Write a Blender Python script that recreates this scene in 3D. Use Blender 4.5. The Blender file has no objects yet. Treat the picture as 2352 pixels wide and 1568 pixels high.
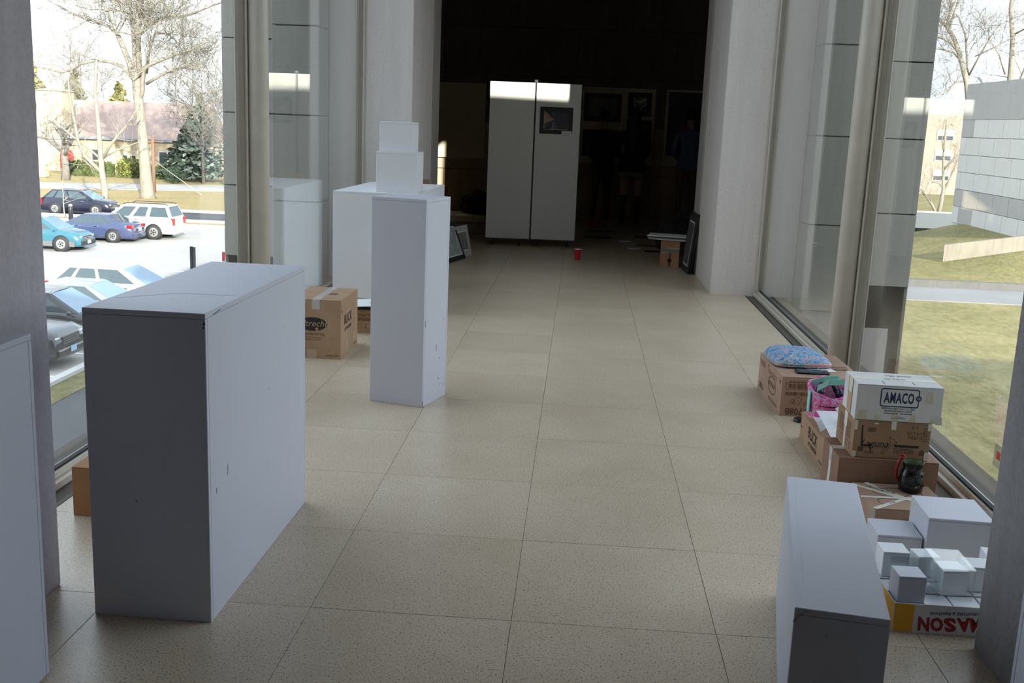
import bpy, bmesh, math, random
from mathutils import Vector, Matrix
random.seed(7)
SC = bpy.context.scene
COL = SC.collection
R = math.radians
PI = math.pi

# ------------------------------------------------------------------ camera
cam_d = bpy.data.cameras.new('camera'); cam = bpy.data.objects.new('camera', cam_d); COL.objects.link(cam)
cam_d.sensor_width = 36.0; cam_d.lens = 36.952; cam_d.clip_end = 900; cam_d.clip_start = 0.05
_yaw, _pitch, _roll = 0.0580, 0.2048, 0.0399
_r = Vector((math.cos(_yaw), math.sin(_yaw), 0))
_f = Vector((-math.sin(_yaw)*math.cos(_pitch), math.cos(_yaw)*math.cos(_pitch), -math.sin(_pitch)))
_u = _r.cross(_f)
_r2 = _r*math.cos(_roll)+_u*math.sin(_roll); _u2 = -_r*math.sin(_roll)+_u*math.cos(_roll)
M = Matrix((( _r2.x, _u2.x, -_f.x, 0), (_r2.y, _u2.y, -_f.y, 0), (_r2.z, _u2.z, -_f.z, 1.456), (0, 0, 0, 1)))
cam.matrix_world = M
SC.camera = cam

# ------------------------------------------------------------------ world, sun, exposure
SC.view_settings.view_transform = 'Standard'
SC.view_settings.look = 'None'
SC.view_settings.exposure = 0.0
SC.view_settings.gamma = 1.0
SC.view_settings.use_curve_mapping = False
SKY_STRENGTH = 2.7
SUN_STRENGTH = 15.0
w = bpy.data.worlds.new('sky'); SC.world = w; w.use_nodes = True
nt = w.node_tree; nt.nodes.clear()
out = nt.nodes.new('ShaderNodeOutputWorld'); bg = nt.nodes.new('ShaderNodeBackground')
tc = nt.nodes.new('ShaderNodeTexCoord'); mp = nt.nodes.new('ShaderNodeMapping'); nz = nt.nodes.new('ShaderNodeTexNoise')
cr = nt.nodes.new('ShaderNodeValToRGB')
mp.inputs['Scale'].default_value = (1.2, 1.2, 3.0)
nz.inputs['Scale'].default_value = 2.2; nz.inputs['Detail'].default_value = 6; nz.inputs['Roughness'].default_value = 0.55
cr.color_ramp.elements[0].position = 0.40; cr.color_ramp.elements[0].color = (0.64, 0.78, 1.0, 1)
cr.color_ramp.elements[1].position = 0.60; cr.color_ramp.elements[1].color = (0.88, 0.93, 1.0, 1)
nt.links.new(tc.outputs['Generated'], mp.inputs['Vector']); nt.links.new(mp.outputs['Vector'], nz.inputs['Vector'])
nt.links.new(nz.outputs['Fac'], cr.inputs['Fac']); nt.links.new(cr.outputs['Color'], bg.inputs['Color'])
bg.inputs['Strength'].default_value = SKY_STRENGTH
nt.links.new(bg.outputs['Background'], out.inputs['Surface'])
sun_d = bpy.data.lights.new('sun', 'SUN'); sun = bpy.data.objects.new('sun', sun_d); COL.objects.link(sun)
sun_d.energy = SUN_STRENGTH; sun_d.angle = R(0.53); sun_d.color = (1.0, 0.93, 0.82)
SUN_DIR = Vector((-0.448, 1.0, -0.3326)).normalized()
sun.rotation_euler = SUN_DIR.to_track_quat('-Z', 'Y').to_euler()
sun.location = (20, -40, 30)
cy = SC.cycles
cy.max_bounces = 6; cy.diffuse_bounces = 4; cy.glossy_bounces = 2; cy.transmission_bounces = 4; cy.transparent_max_bounces = 14
cy.use_adaptive_sampling = True; cy.adaptive_threshold = 0.09
cy.sample_clamp_indirect = 6.0; cy.caustics_reflective = False; cy.caustics_refractive = False
cy.use_denoising = True

# ------------------------------------------------------------------ materials (all procedural)
MATS = {}
class NB:
    def __init__(s, name):
        s.m = bpy.data.materials.new(name); s.m.use_nodes = True; s.t = s.m.node_tree; s.t.nodes.clear()
        s.o = s.t.nodes.new('ShaderNodeOutputMaterial')
    def n(s, typ, **kw):
        nd = s.t.nodes.new(typ)
        for k, v in kw.items():
            if k.startswith('i_'):
                key = k[2:]; key = int(key) if key.isdigit() else key.replace('_', ' ')
                nd.inputs[key].default_value = v
            else: setattr(nd, k, v)
        return nd
    def l(s, a, b): s.t.links.new(a, b)
    def coords(s, scale=(1, 1, 1), kind='Object'):
        tc = s.n('ShaderNodeTexCoord'); mp = s.n('ShaderNodeMapping'); mp.inputs['Scale'].default_value = scale
        s.l(tc.outputs[kind], mp.inputs['Vector']); return mp.outputs['Vector']
    def noise(s, vec, scale, detail=4, rough=0.55):
        nz = s.n('ShaderNodeTexNoise'); nz.inputs['Scale'].default_value = scale; nz.inputs['Detail'].default_value = detail
        nz.inputs['Roughness'].default_value = rough; s.l(vec, nz.inputs['Vector']); return nz.outputs['Fac']
    def ramp(s, fac, stops, interp='LINEAR'):
        r = s.n('ShaderNodeValToRGB'); r.color_ramp.interpolation = interp
        els = r.color_ramp.elements
        while len(els) < len(stops): els.new(0.5)
        for e, (p, c) in zip(els, stops): e.position = p; e.color = (c[0], c[1], c[2], 1)
        s.l(fac, r.inputs['Fac']); return r.outputs['Color']
    def mix(s, fac, a, b, mode='MIX'):
        mx = s.n('ShaderNodeMixRGB'); mx.blend_type = mode
        for i, v in ((0, fac), (1, a), (2, b)):
            if hasattr(v, 'is_output'): s.l(v, mx.inputs[i])
            elif i == 0: mx.inputs[0].default_value = v
            else: mx.inputs[i].default_value = (v[0], v[1], v[2], 1)
        return mx.outputs['Color']
    def pbr(s, color, rough=0.6, metal=0, bump=None, bump_d=0.002, spec=0.5, emit=None, coat=0):
        b = s.n('ShaderNodeBsdfPrincipled')
        if hasattr(color, 'is_output'): s.l(color, b.inputs['Base Color'])
        else: b.inputs['Base Color'].default_value = (*color, 1)
        if hasattr(rough, 'is_output'): s.l(rough, b.inputs['Roughness'])
        else: b.inputs['Roughness'].default_value = rough
        b.inputs['Metallic'].default_value = metal; b.inputs['Specular IOR Level'].default_value = spec
        if coat: b.inputs['Coat Weight'].default_value = coat; b.inputs['Coat Roughness'].default_value = 0.05
        if bump is not None:
            bp = s.n('ShaderNodeBump'); bp.inputs['Distance'].default_value = bump_d; bp.inputs['Strength'].default_value = 0.6
            s.l(bump, bp.inputs['Height']); s.l(bp.outputs['Normal'], b.inputs['Normal'])
        s.l(b.outputs['BSDF'], s.o.inputs['Surface']); return s.m
def mixc(a, b, t): return tuple(x*(1-t)+y*t for x, y in zip(a, b))

def plain(name, c, rough=0.6, metal=0, var=0.06, scale=8, spec=0.5, coat=0):
    if name in MATS: return MATS[name]
    b = NB(name); v = b.coords(); f = b.noise(v, scale, 3)
    col = b.ramp(f, [(0.3, tuple(x*(1-var) for x in c)), (0.7, tuple(min(1, x*(1+var)) for x in c))])
    MATS[name] = b.pbr(col, rough, metal, spec=spec, coat=coat); return MATS[name]

def concrete(name, c, streak=0.12, joint=None):
    b = NB(name); v = b.coords(kind='Object')
    big = b.noise(v, 1.1, 5, 0.6); fine = b.noise(v, 60, 3, 0.6)
    vs = b.coords((5, 5, 0.35)); st = b.noise(vs, 2.0, 4, 0.6)
    col = b.ramp(big, [(0.3, mixc(c, (0, 0, 0), streak)), (0.7, mixc(c, (1, 1, 1), streak*0.5))])
    col = b.mix(0.5, col, b.ramp(st, [(0.35, mixc(c, (0, 0, 0), streak*1.5)), (0.65, mixc(c, (1, 1, 1), streak*0.6))]))
    col = b.mix(0.25, col, b.ramp(fine, [(0.35, mixc(c, (0, 0, 0), 0.3)), (0.6, mixc(c, (1, 1, 1), 0.12))]))
    return b.pbr(col, 0.85, bump=fine, bump_d=0.0015, spec=0.3)
def white_paint(name, c):
    b = NB(name); v = b.coords()
    big = b.noise(v, 3.0, 4, 0.6)
    vo = b.n('ShaderNodeTexVoronoi'); vo.inputs['Scale'].default_value = 6.5; b.l(v, vo.inputs['Vector'])
    nz = b.noise(b.coords((1, 1, 5)), 26, 5, 0.7)
    col = b.ramp(big, [(0.3, mixc(c, (0.5, 0.47, 0.42), 0.10)), (0.65, c)])
    sc = b.ramp(nz, [(0.745, (0, 0, 0)), (0.765, (1, 1, 1))])
    d = b.ramp(vo.outputs['Distance'], [(0.018, (1, 1, 1)), (0.03, (0, 0, 0))])
    col = b.mix(b.mix(1.0, sc, d, 'LIGHTEN'), col, (0.22, 0.20, 0.19))
    return b.pbr(col, 0.5, bump=b.noise(v, 120, 2), bump_d=0.0004, spec=0.4)
def cardboard_mat(name, c):
    b = NB(name); v = b.coords()
    big = b.noise(v, 5, 5, 0.6); flute = b.noise(b.coords((160, 160, 3)), 1.0, 2)
    col = b.ramp(big, [(0.3, mixc(c, (0.05, 0.02, 0.01), 0.16)), (0.7, mixc(c, (1, 0.9, 0.75), 0.06))])
    col = b.mix(0.12, col, b.ramp(flute, [(0.4, mixc(c, (0, 0, 0), 0.3)), (0.6, c)]))
    return b.pbr(col, 0.72, bump=flute, bump_d=0.0003, spec=0.25)
def floor_tile():
    b = NB('terrazzo_tile'); v = b.coords(kind='Object')
    oi = b.n('ShaderNodeObjectInfo')
    ad = b.n('ShaderNodeVectorMath', operation='ADD'); b.l(v, ad.inputs[0])
    sc = b.n('ShaderNodeVectorMath', operation='SCALE'); sc.inputs['Scale'].default_value = 37.0
    cmb = b.n('ShaderNodeCombineXYZ'); b.l(oi.outputs['Random'], cmb.inputs[0]); b.l(oi.outputs['Random'], cmb.inputs[1])
    b.l(cmb.outputs[0], sc.inputs[0]); b.l(sc.outputs[0], ad.inputs[1])
    vv = ad.outputs[0]
    base = b.noise(vv, 2.5, 4, 0.6)
    col = b.ramp(base, [(0.3, (0.575, 0.465, 0.340)), (0.7, (0.655, 0.55, 0.415))])
    n1 = b.noise(vv, 150, 3, 0.75); n2 = b.noise(vv, 95, 3, 0.7)
    col = b.mix(b.ramp(n1, [(0.555, (0, 0, 0)), (0.625, (1, 1, 1))]), col, (0.14, 0.10, 0.07))
    col = b.mix(b.ramp(n2, [(0.60, (0, 0, 0)), (0.68, (0.6, 0.6, 0.6))]), col, (0.78, 0.74, 0.64))
    tint = b.ramp(oi.outputs['Random'], [(0, (0.93, 0.92, 0.90)), (1, (1, 1, 1))])
    col = b.mix(1.0, col, tint, 'MULTIPLY')
    rr = b.n('ShaderNodeMapRange'); b.l(b.noise(vv, 4, 4, 0.6), rr.inputs['Value'])
    rr.inputs['To Min'].default_value = 0.24; rr.inputs['To Max'].default_value = 0.42
    return b.pbr(col, rr.outputs['Result'], bump=b.noise(vv, 220, 2), bump_d=0.0003, spec=0.5)
def glass_mat(name, tint=(0.955, 0.98, 0.972), f0=0.042, rough=0.0, dust=0.03):
    b = NB(name)
    g = b.n('ShaderNodeNewGeometry'); dt = b.n('ShaderNodeVectorMath', operation='DOT_PRODUCT')
    b.l(g.outputs['Incoming'], dt.inputs[0]); b.l(g.outputs['Normal'], dt.inputs[1])
    ab = b.n('ShaderNodeMath', operation='ABSOLUTE'); b.l(dt.outputs['Value'], ab.inputs[0])
    om = b.n('ShaderNodeMath', operation='SUBTRACT'); om.inputs[0].default_value = 1; b.l(ab.outputs[0], om.inputs[1])
    pw = b.n('ShaderNodeMath', operation='POWER'); b.l(om.outputs[0], pw.inputs[0]); pw.inputs[1].default_value = 5
    ma = b.n('ShaderNodeMath', operation='MULTIPLY_ADD'); b.l(pw.outputs[0], ma.inputs[0]); ma.inputs[1].default_value = 1-f0; ma.inputs[2].default_value = f0
    tr = b.n('ShaderNodeBsdfTransparent'); tr.inputs[0].default_value = (*tint, 1)
    gl = b.n('ShaderNodeBsdfGlossy'); gl.inputs['Roughness'].default_value = rough; gl.inputs[0].default_value = (1, 1, 1, 1)
    df = b.n('ShaderNodeBsdfDiffuse'); df.inputs[0].default_value = (0.8, 0.82, 0.82, 1)
    m0 = b.n('ShaderNodeMixShader'); v = b.coords()
    dn = b.n('ShaderNodeMapRange'); b.l(b.noise(v, 3.0, 5, 0.6), dn.inputs['Value']); dn.inputs['From Min'].default_value = 0.35; dn.inputs['From Max'].default_value = 0.8
    dn.inputs['To Min'].default_value = 0.0; dn.inputs['To Max'].default_value = dust
    b.l(dn.outputs[0], m0.inputs[0]); b.l(tr.outputs[0], m0.inputs[1]); b.l(df.outputs[0], m0.inputs[2])
    mx = b.n('ShaderNodeMixShader'); b.l(ma.outputs[0], mx.inputs[0]); b.l(m0.outputs[0], mx.inputs[1]); b.l(gl.outputs[0], mx.inputs[2])
    b.l(mx.outputs[0], b.o.inputs['Surface']); return b.m
def grass_mat(name, a, c2, scale=0.35):
    b = NB(name); v = b.coords(kind='Object')
    n1 = b.noise(v, scale, 6, 0.65); n2 = b.noise(b.coords((1, 0.45, 1)), 5.0, 8, 0.8)
    col = b.ramp(n1, [(0.35, a), (0.65, c2)])
    col = b.mix(0.55, col, b.ramp(n2, [(0.35, mixc(a, (0, 0, 0), 0.35)), (0.65, mixc(c2, (1, 1, 0.8), 0.1))]))
    return b.pbr(col, 0.95, bump=n2, bump_d=0.05, spec=0.1)
def asphalt_mat(name, c):
    b = NB(name); v = b.coords()
    col = b.ramp(b.noise(v, 0.25, 5, 0.6), [(0.3, mixc(c, (0, 0, 0), 0.1)), (0.7, mixc(c, (1, 1, 1), 0.06))])
    return b.pbr(col, 0.9, spec=0.2)
def pattern_mat(name, stops, scale, distort=1.5, rough=0.55, coat=0):
    b = NB(name); v = b.coords()
    nz = b.n('ShaderNodeTexNoise'); nz.inputs['Scale'].default_value = scale; nz.inputs['Detail'].default_value = 3; nz.inputs['Distortion'].default_value = distort
    b.l(v, nz.inputs['Vector'])
    return b.pbr(b.ramp(nz.outputs['Fac'], stops, 'CONSTANT'), rough, coat=coat)

MATS.update(
 conc=concrete('cast_concrete', (0.49, 0.44, 0.44)), conc_r=concrete('shade_dark_concrete', (0.26, 0.235, 0.23)), conc_far=concrete('vestibule_concrete', (0.78, 0.72, 0.68)), conc_dk=concrete('dark_room_wall', (0.05, 0.045, 0.04)), conc_ceil=concrete('ceiling_concrete', (0.28, 0.26, 0.24)), conc_ext=concrete('exterior_concrete', (0.36, 0.33, 0.30)),
 stone=concrete('stone_cladding', (0.40, 0.38, 0.33), 0.10), stone_blk=concrete('pale_stone_cladding', (0.66, 0.63, 0.60), 0.10),
 stone_blk2=concrete('grey_stone_cladding', (0.42, 0.40, 0.38), 0.12),
 gal=concrete('gallery_wall_concrete', (0.17, 0.145, 0.115), 0.15), gal_low=concrete('gallery_tan_bounce_wall', (0.50, 0.385, 0.26), 0.18),
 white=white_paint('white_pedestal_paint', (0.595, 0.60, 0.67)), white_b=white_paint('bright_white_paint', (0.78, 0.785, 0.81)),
 tile=floor_tile(), glass=glass_mat('window_glass'), acryl=glass_mat('clear_acrylic', (0.95, 0.97, 0.97), 0.06, 0.02, 0.04),
 grass=grass_mat('winter_lawn', (0.15, 0.14, 0.048), (0.315, 0.262, 0.115)), grass2=grass_mat('dry_lawn', (0.33, 0.25, 0.11), (0.44, 0.34, 0.17)),
 asph=asphalt_mat('sunlit_asphalt', (0.40, 0.38, 0.36)), asph2=asphalt_mat('dark_asphalt', (0.05, 0.052, 0.06)), asph3=asphalt_mat('grey_path_asphalt', (0.23, 0.225, 0.225)), grass3=grass_mat('shaded_verge_grass', (0.10, 0.095, 0.035), (0.19, 0.165, 0.07), 0.8),
 card=cardboard_mat('brown_cardboard', (0.43, 0.27, 0.16)), card_d=cardboard_mat('dark_cardboard', (0.30, 0.165, 0.105)), card_p=cardboard_mat('pinkish_cardboard', (0.42, 0.265, 0.185)),
 pouch=pattern_mat('floral_pouch_fabric', [(0, (0.03, 0.13, 0.42)), (0.36, (0.10, 0.35, 0.62)), (0.43, (0.03, 0.22, 0.50)), (0.48, (0.30, 0.62, 0.72)), (0.54, (0.70, 0.13, 0.36)), (0.59, (0.75, 0.66, 0.10)), (0.62, (0.12, 0.40, 0.66)), (0.70, (0.80, 0.30, 0.45))], 26, 2.5),
 pinkbag=pattern_mat('floral_bag_fabric', [(0, (0.75, 0.05, 0.32)), (0.42, (0.90, 0.16, 0.42)), (0.52, (0.80, 0.55, 0.72)), (0.56, (0.20, 0.50, 0.72)), (0.60, (0.90, 0.12, 0.30)), (0.68, (0.75, 0.70, 0.25))], 22, 2.5),
)
def P(name): 
    return MATS[name]
beige = plain('beige_painted_metal', (0.66, 0.61, 0.52), 0.38, var=0.05)
bronze = plain('brown_anodised_frame', (0.30, 0.265, 0.21), 0.4)
blackm = plain('black_metal', (0.018, 0.019, 0.022), 0.35)
darkslot = plain('dark_slot_metal', (0.05, 0.055, 0.065), 0.4)
grey_rail = plain('grey_rail_metal', (0.30, 0.30, 0.29), 0.4)
ink = plain('black_print_ink', (0.02, 0.018, 0.016), 0.7)
ink_b = plain('brown_print_ink', (0.12, 0.06, 0.035), 0.7)
navyink = plain('navy_print_ink', (0.012, 0.035, 0.09), 0.6)
redink = plain('red_print_ink', (0.42, 0.012, 0.018), 0.6)
blueink = plain('blue_print_ink', (0.03, 0.07, 0.25), 0.6)
yellowp = plain('amber_printed_band', (0.72, 0.36, 0.02), 0.6)
paper = plain('white_paper', (0.80, 0.80, 0.80), 0.7, var=0.03)
whitecard = cardboard_mat('white_coated_cardboard', (0.74, 0.73, 0.72))
tape_w = plain('masking_tape', (0.72, 0.69, 0.60), 0.5)
tape_c = plain('clear_packing_tape', (0.47, 0.36, 0.26), 0.18)
tape_g = plain('glossy_silver_tape', (0.55, 0.53, 0.50), 0.15)
board = plain('grey_display_fabric', (0.80, 0.79, 0.75), 0.9, var=0.03, scale=300)
board2 = plain('cream_display_fabric', (0.68, 0.60, 0.44), 0.9, var=0.04, scale=200)
black = plain('black_plastic', (0.012, 0.012, 0.014), 0.3)
blackfab = plain('black_fabric', (0.012, 0.012, 0.015), 0.9)
rubber = plain('black_rubber', (0.02, 0.02, 0.02), 0.8)
redcup = plain('red_plastic_cup', (0.55, 0.01, 0.02), 0.35)
cupwhite = plain('white_cup_inside', (0.75, 0.73, 0.72), 0.4)
mint = plain('mint_strap_fabric', (0.28, 0.66, 0.56), 0.7)

# ------------------------------------------------------------------ mesh building
class MB:
    def __init__(s): s.v = []; s.f = []; s.mi = []; s.cur = 0; s.sm = []
    def add(s, verts, faces, smooth=False):
        o = len(s.v); s.v += [tuple(p) for p in verts]
        for f in faces: s.f.append(tuple(i+o for i in f)); s.mi.append(s.cur); s.sm.append(smooth)
        return s
    def mat(s, i): s.cur = i; return s
    def box(s, x0, x1, y0, y1, z0, z1, T=None):
        vs = [Vector((x, y, z)) for z in (z0, z1) for y in (y0, y1) for x in (x0, x1)]
        if T is not None: vs = [T @ p for p in vs]
        return s.add(vs, [(0, 2, 3, 1), (4, 5, 7, 6), (0, 1, 5, 4), (2, 6, 7, 3), (0, 4, 6, 2), (1, 3, 7, 5)])
    def prism(s, pts, y0, y1, T=None):          # outline in x,z extruded along y
        n = len(pts); vs = [Vector((p[0], y0, p[1])) for p in pts]+[Vector((p[0], y1, p[1])) for p in pts]
        if T is not None: vs = [T @ p for p in vs]
        return s.add(vs, [tuple(range(n)), tuple(range(2*n-1, n-1, -1))]+[(i, i+n, (i+1) % n+n, (i+1) % n) for i in range(n)])
    def tube(s, pts, rad, n=8, cap=True, smooth=True):
        pts = [Vector(p) for p in pts]; rings = []
        if not hasattr(rad, '__len__'): rad = [rad]*len(pts)
        ref = Vector((0.13, 0.29, 0.94))
        for i, p in enumerate(pts):
            d = (pts[min(i+1, len(pts)-1)]-pts[max(i-1, 0)])
            if d.length < 1e-9: d = Vector((0, 0, 1))
            d.normalize(); a = d.cross(ref)
            if a.length < 1e-3: a = d.cross(Vector((1, 0, 0)))
            a.normalize(); b = d.cross(a)
            rings.append([p+(a*math.cos(t)+b*math.sin(t))*rad[i] for t in [2*PI*k/n for k in range(n)]])
        vs = [q for r_ in rings for q in r_]; fs = []
        for i in range(len(pts)-1):
            for k in range(n): fs.append((i*n+k, i*n+(k+1) % n, (i+1)*n+(k+1) % n, (i+1)*n+k))
        if cap: fs += [tuple(range(n-1, -1, -1)), tuple((len(pts)-1)*n+k for k in range(n))]
        return s.add(vs, fs, smooth)
    def lathe(s, prof, n=24, c=(0, 0, 0), smooth=True, T=None, caps=True):     # prof: (r, z)
        vs = []; fs = []
        for r_, z in prof:
            for k in range(n): vs.append(Vector((c[0]+r_*math.cos(2*PI*k/n), c[1]+r_*math.sin(2*PI*k/n), c[2]+z)))
        if T is not None: vs = [T @ p for p in vs]
        for i in range(len(prof)-1):
            for k in range(n): fs.append((i*n+k, i*n+(k+1) % n, (i+1)*n+(k+1) % n, (i+1)*n+k))
        if caps and prof[0][0] > 1e-6: fs.append(tuple(range(n-1, -1, -1)))
        if caps and prof[-1][0] > 1e-6: fs.append(tuple((len(prof)-1)*n+k for k in range(n)))
        return s.add(vs, fs, smooth)
    def loft(s, rings, smooth=True, cap=True):
        n = len(rings[0]); vs = [q for r_ in rings for q in r_]; fs = []
        for i in range(len(rings)-1):
            for k in range(n): fs.append((i*n+k, i*n+(k+1) % n, (i+1)*n+(k+1) % n, (i+1)*n+k))
        s.add(vs, fs, smooth)
        if cap: s.add(rings[0], [tuple(range(n-1, -1, -1))]); s.add(rings[-1], [tuple(range(n))])
        return s
    def ico(s, c, r_, sub=1, sq=(1, 1, 1), smooth=True):
        bm = bmesh.new(); bmesh.ops.create_icosphere(bm, subdivisions=sub, radius=r_)
        vs = [(c[0]+v.co.x*sq[0], c[1]+v.co.y*sq[1], c[2]+v.co.z*sq[2]) for v in bm.verts]; fs = [tuple(v.index for v in f.verts) for f in bm.faces]
        bm.free(); return s.add(vs, fs, smooth)
    def mesh(s, name, mats, bevel=0, fixn=True):
        me = bpy.data.meshes.new(name); me.from_pydata(s.v, [], s.f)
        for m in mats: me.materials.append(m)
        me.polygons.foreach_set('material_index', s.mi); me.polygons.foreach_set('use_smooth', s.sm)
        if bevel or fixn:
            bm = bmesh.new(); bm.from_mesh(me)
            if fixn: bmesh.ops.recalc_face_normals(bm, faces=bm.faces)
            if bevel: bmesh.ops.bevel(bm, geom=list(bm.edges), offset=bevel, segments=1, affect='EDGES', clamp_overlap=True)
            bm.to_mesh(me); bm.free()
        me.update(); return me
    def build(s, name, mats, parent=None, bevel=0, loc=None, rz=0, fixn=True):
        if not isinstance(mats, (list, tuple)): mats = [mats]
        return link(name, s.mesh(name, mats, bevel, fixn), parent, loc, rz)
def link(name, data, parent=None, loc=None, rz=0):
    o = bpy.data.objects.new(name, data); COL.objects.link(o)
    if parent is not None: o.parent = parent
    if loc is not None: o.location = loc
    if rz: o.rotation_euler = (0, 0, rz)
    return o
def tag(o, label=None, cat=None, group=None, kind=None):
    if label: o['label'] = label
    if cat: o['category'] = cat
    if group: o['group'] = group
    if kind: o['kind'] = kind
    return o
def thing(name, label, cat, loc=(0, 0, 0), rz=0, group=None):
    o = bpy.data.objects.new(name, None); COL.objects.link(o); o.location = loc; o.rotation_euler = (0, 0, rz); o.empty_display_size = 0.1
    return tag(o, label, cat, group)
def struct(name, label, cat, mb, mat, bevel=0, parent=None):
    o = mb.build(name, mat, parent, bevel)
    return tag(o, label, cat, kind='structure')
_fc = None
def text_mesh(s, size, xs=1.0, shear=0, ext=0.0003, align='CENTER', spacing=1.0, bold=0):
    cu = bpy.data.curves.new('txt', 'FONT'); cu.body = s; cu.size = size; cu.align_x = align; cu.align_y = 'CENTER'
    cu.extrude = ext; cu.shear = shear; cu.resolution_u = 2; cu.space_character = spacing; cu.offset = bold*size
    o = bpy.data.objects.new('txt', cu); COL.objects.link(o)
    dg = bpy.context.evaluated_depsgraph_get(); dg.update()
    me = bpy.data.meshes.new_from_object(o.evaluated_get(dg), depsgraph=dg)
    bpy.data.objects.remove(o); bpy.data.curves.remove(cu)
    if xs != 1.0:
        for v in me.vertices: v.co.x *= xs
    return me
def frame(o, rgt, up): 
    rgt = Vector(rgt).normalized(); up = Vector(up).normalized(); n = rgt.cross(up)
    return Matrix(((rgt.x, up.x, n.x, o[0]), (rgt.y, up.y, n.y, o[1]), (rgt.z, up.z, n.z, o[2]), (0, 0, 0, 1)))
def bframe(b, face, e=0.0):
    sx, sy, sz = b['dims']
    return {'front': lambda: frame((-sx/2, -sy/2-e, 0), (1, 0, 0), (0, 0, 1)), 'left': lambda: frame((-sx/2-e, sy/2, 0), (0, -1, 0), (0, 0, 1)),
            'right': lambda: frame((sx/2+e, -sy/2, 0), (0, 1, 0), (0, 0, 1)), 'top': lambda: frame((-sx/2, -sy/2, sz+e), (1, 0, 0), (0, 1, 0))}[face]()
def lettering(b, face, s, u, v, size, mat, rot=0, xs=1.0, shear=0, name='lettering', e=0.0006, bold=0, spacing=1.0, fit=None):
    me = text_mesh(s, size, xs, shear, 0.0002, spacing=spacing, bold=bold); me.materials.clear(); me.materials.append(mat)
    if fit:
        xs_ = [q.co.x for q in me.vertices]; ys_ = [q.co.y for q in me.vertices]; cx = (min(xs_)+max(xs_))/2; cy0 = (min(ys_)+max(ys_))/2; kx = fit[0]/(max(xs_)-min(xs_)); ky = fit[1]/(max(ys_)-min(ys_))
        for q in me.vertices: q.co.x = (q.co.x-cx)*kx; q.co.y = (q.co.y-cy0)*ky
    F = bframe(b, face, e) if isinstance(face, str) else face
    me.transform(F @ Matrix.Translation((u, v, 0)) @ Matrix.Rotation(rot, 4, 'Z'))
    return link(name, me, b)
def decal(b, face, rects, mat, name='printed_mark', e=0.0004, th=0.0004, polys=()):
    F = bframe(b, face, e) if isinstance(face, str) else face
    mb = MB()
    for (u0, u1, v0, v1) in rects: mb.box(u0, u1, v0, v1, 0, th, F)
    for pl in polys:
        n = len(pl); vs = [F @ Vector((p[0], p[1], 0)) for p in pl]+[F @ Vector((p[0], p[1], th)) for p in pl]
        mb.add(vs, [tuple(range(n-1, -1, -1)), tuple(range(n, 2*n))]+[(i, (i+1) % n, (i+1) % n+n, i+n) for i in range(n)])
    return mb.build(name, mat, b)
def ribbon(pts, wd):          # polyline -> quads outline polys for decal
    out_ = []
    for (a, b_) in zip(pts[:-1], pts[1:]):
        d = Vector((b_[0]-a[0], b_[1]-a[1])); 
        if d.length < 1e-9: continue
        d.normalize(); n = Vector((-d.y, d.x))*wd/2; ex = d*wd*0.3
        out_.append([(a[0]-n.x-ex.x, a[1]-n.y-ex.y), (b_[0]-n.x+ex.x, b_[1]-n.y+ex.y), (b_[0]+n.x+ex.x, b_[1]+n.y+ex.y), (a[0]+n.x-ex.x, a[1]+n.y-ex.y)])
    return out_
def ell(cx, cy_, rx, ry, n=28, a0=0, a1=2*PI): return [(cx+rx*math.cos(a0+(a1-a0)*k/n), cy_+ry*math.sin(a0+(a1-a0)*k/n)) for k in range(n)]
def rrect(u0, u1, v0, v1, r_, n=5):
    pts = []
    for (cx, cy_, a) in ((u1-r_, v0+r_, -PI/2), (u1-r_, v1-r_, 0), (u0+r_, v1-r_, PI/2), (u0+r_, v0+r_, PI)):
        pts += [(cx+r_*math.cos(a+PI/2*k/n), cy_+r_*math.sin(a+PI/2*k/n)) for k in range(n+1)]
    return pts

# ================================================================== THE SETTING
CEIL = 4.1; GZ = -5.5
XGL, XGR = -2.01, 1.68            # glass planes
FXL, FXR = -1.87, 1.55            # floor edges
# floor: slab with single tiles
fl = MB(); fl.box(-2.2, 1.9, 1.25, 9.6, -0.5, -0.006); fl.box(-5, 5, -7, 1.25, -0.5, -0.006); fl.box(-1.80, 1.50, 9.6, 11.3, -0.5, -0.006); fl.box(-3.6, 3.3, 11.3, 17.6, -0.5, -0.006)
floor = struct('floor', 'beige speckled stone tile floor of the glazed corridor', 'floor', fl, plain('tile_joint', (0.10, 0.085, 0.065), 0.8))
TX = [FXL, -1.356, -0.747, -0.138, 0.471, 1.080, FXR]; TY0, TD = 2.906, 0.6242
G_ = 0.0008
tcache = {}
for k in range(-3, 22):
    for i in range(6):
        wdt = round(TX[i+1]-TX[i], 4)
        if wdt not in tcache:
            tcache[wdt] = MB().box(-wdt/2+G_, wdt/2-G_, -TD/2+G_, TD/2-G_, -0.006, 0).mesh('tile', [P('tile')], 0.0006)
        t = link('tile', tcache[wdt], floor, ((TX[i]+TX[i+1])/2, TY0+TD*(k+0.5), random.uniform(-0.0003, 0)))
ff = MB(); y1 = TY0+TD*22; y0 = TY0-TD*3
ff.box(-3.6, FXL-0.002, 11.3, 17.6, -0.006, 0); ff.box(FXR+0.002, 3.3, 11.3, 17.6, -0.006, 0); ff.box(FXL, FXR, y1+0.002, 17.6, -0.006, 0)
ff.build('floor_field', P('tile'), floor); MB().box(-5, 5, -7, y0-0.002, -0.006, 0).build('near_floor_dark', plain('unseen_dark_floor', (0.06, 0.055, 0.05), 0.95), floor)  # unseen floor around the camera, darkened to cut bounce light
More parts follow.
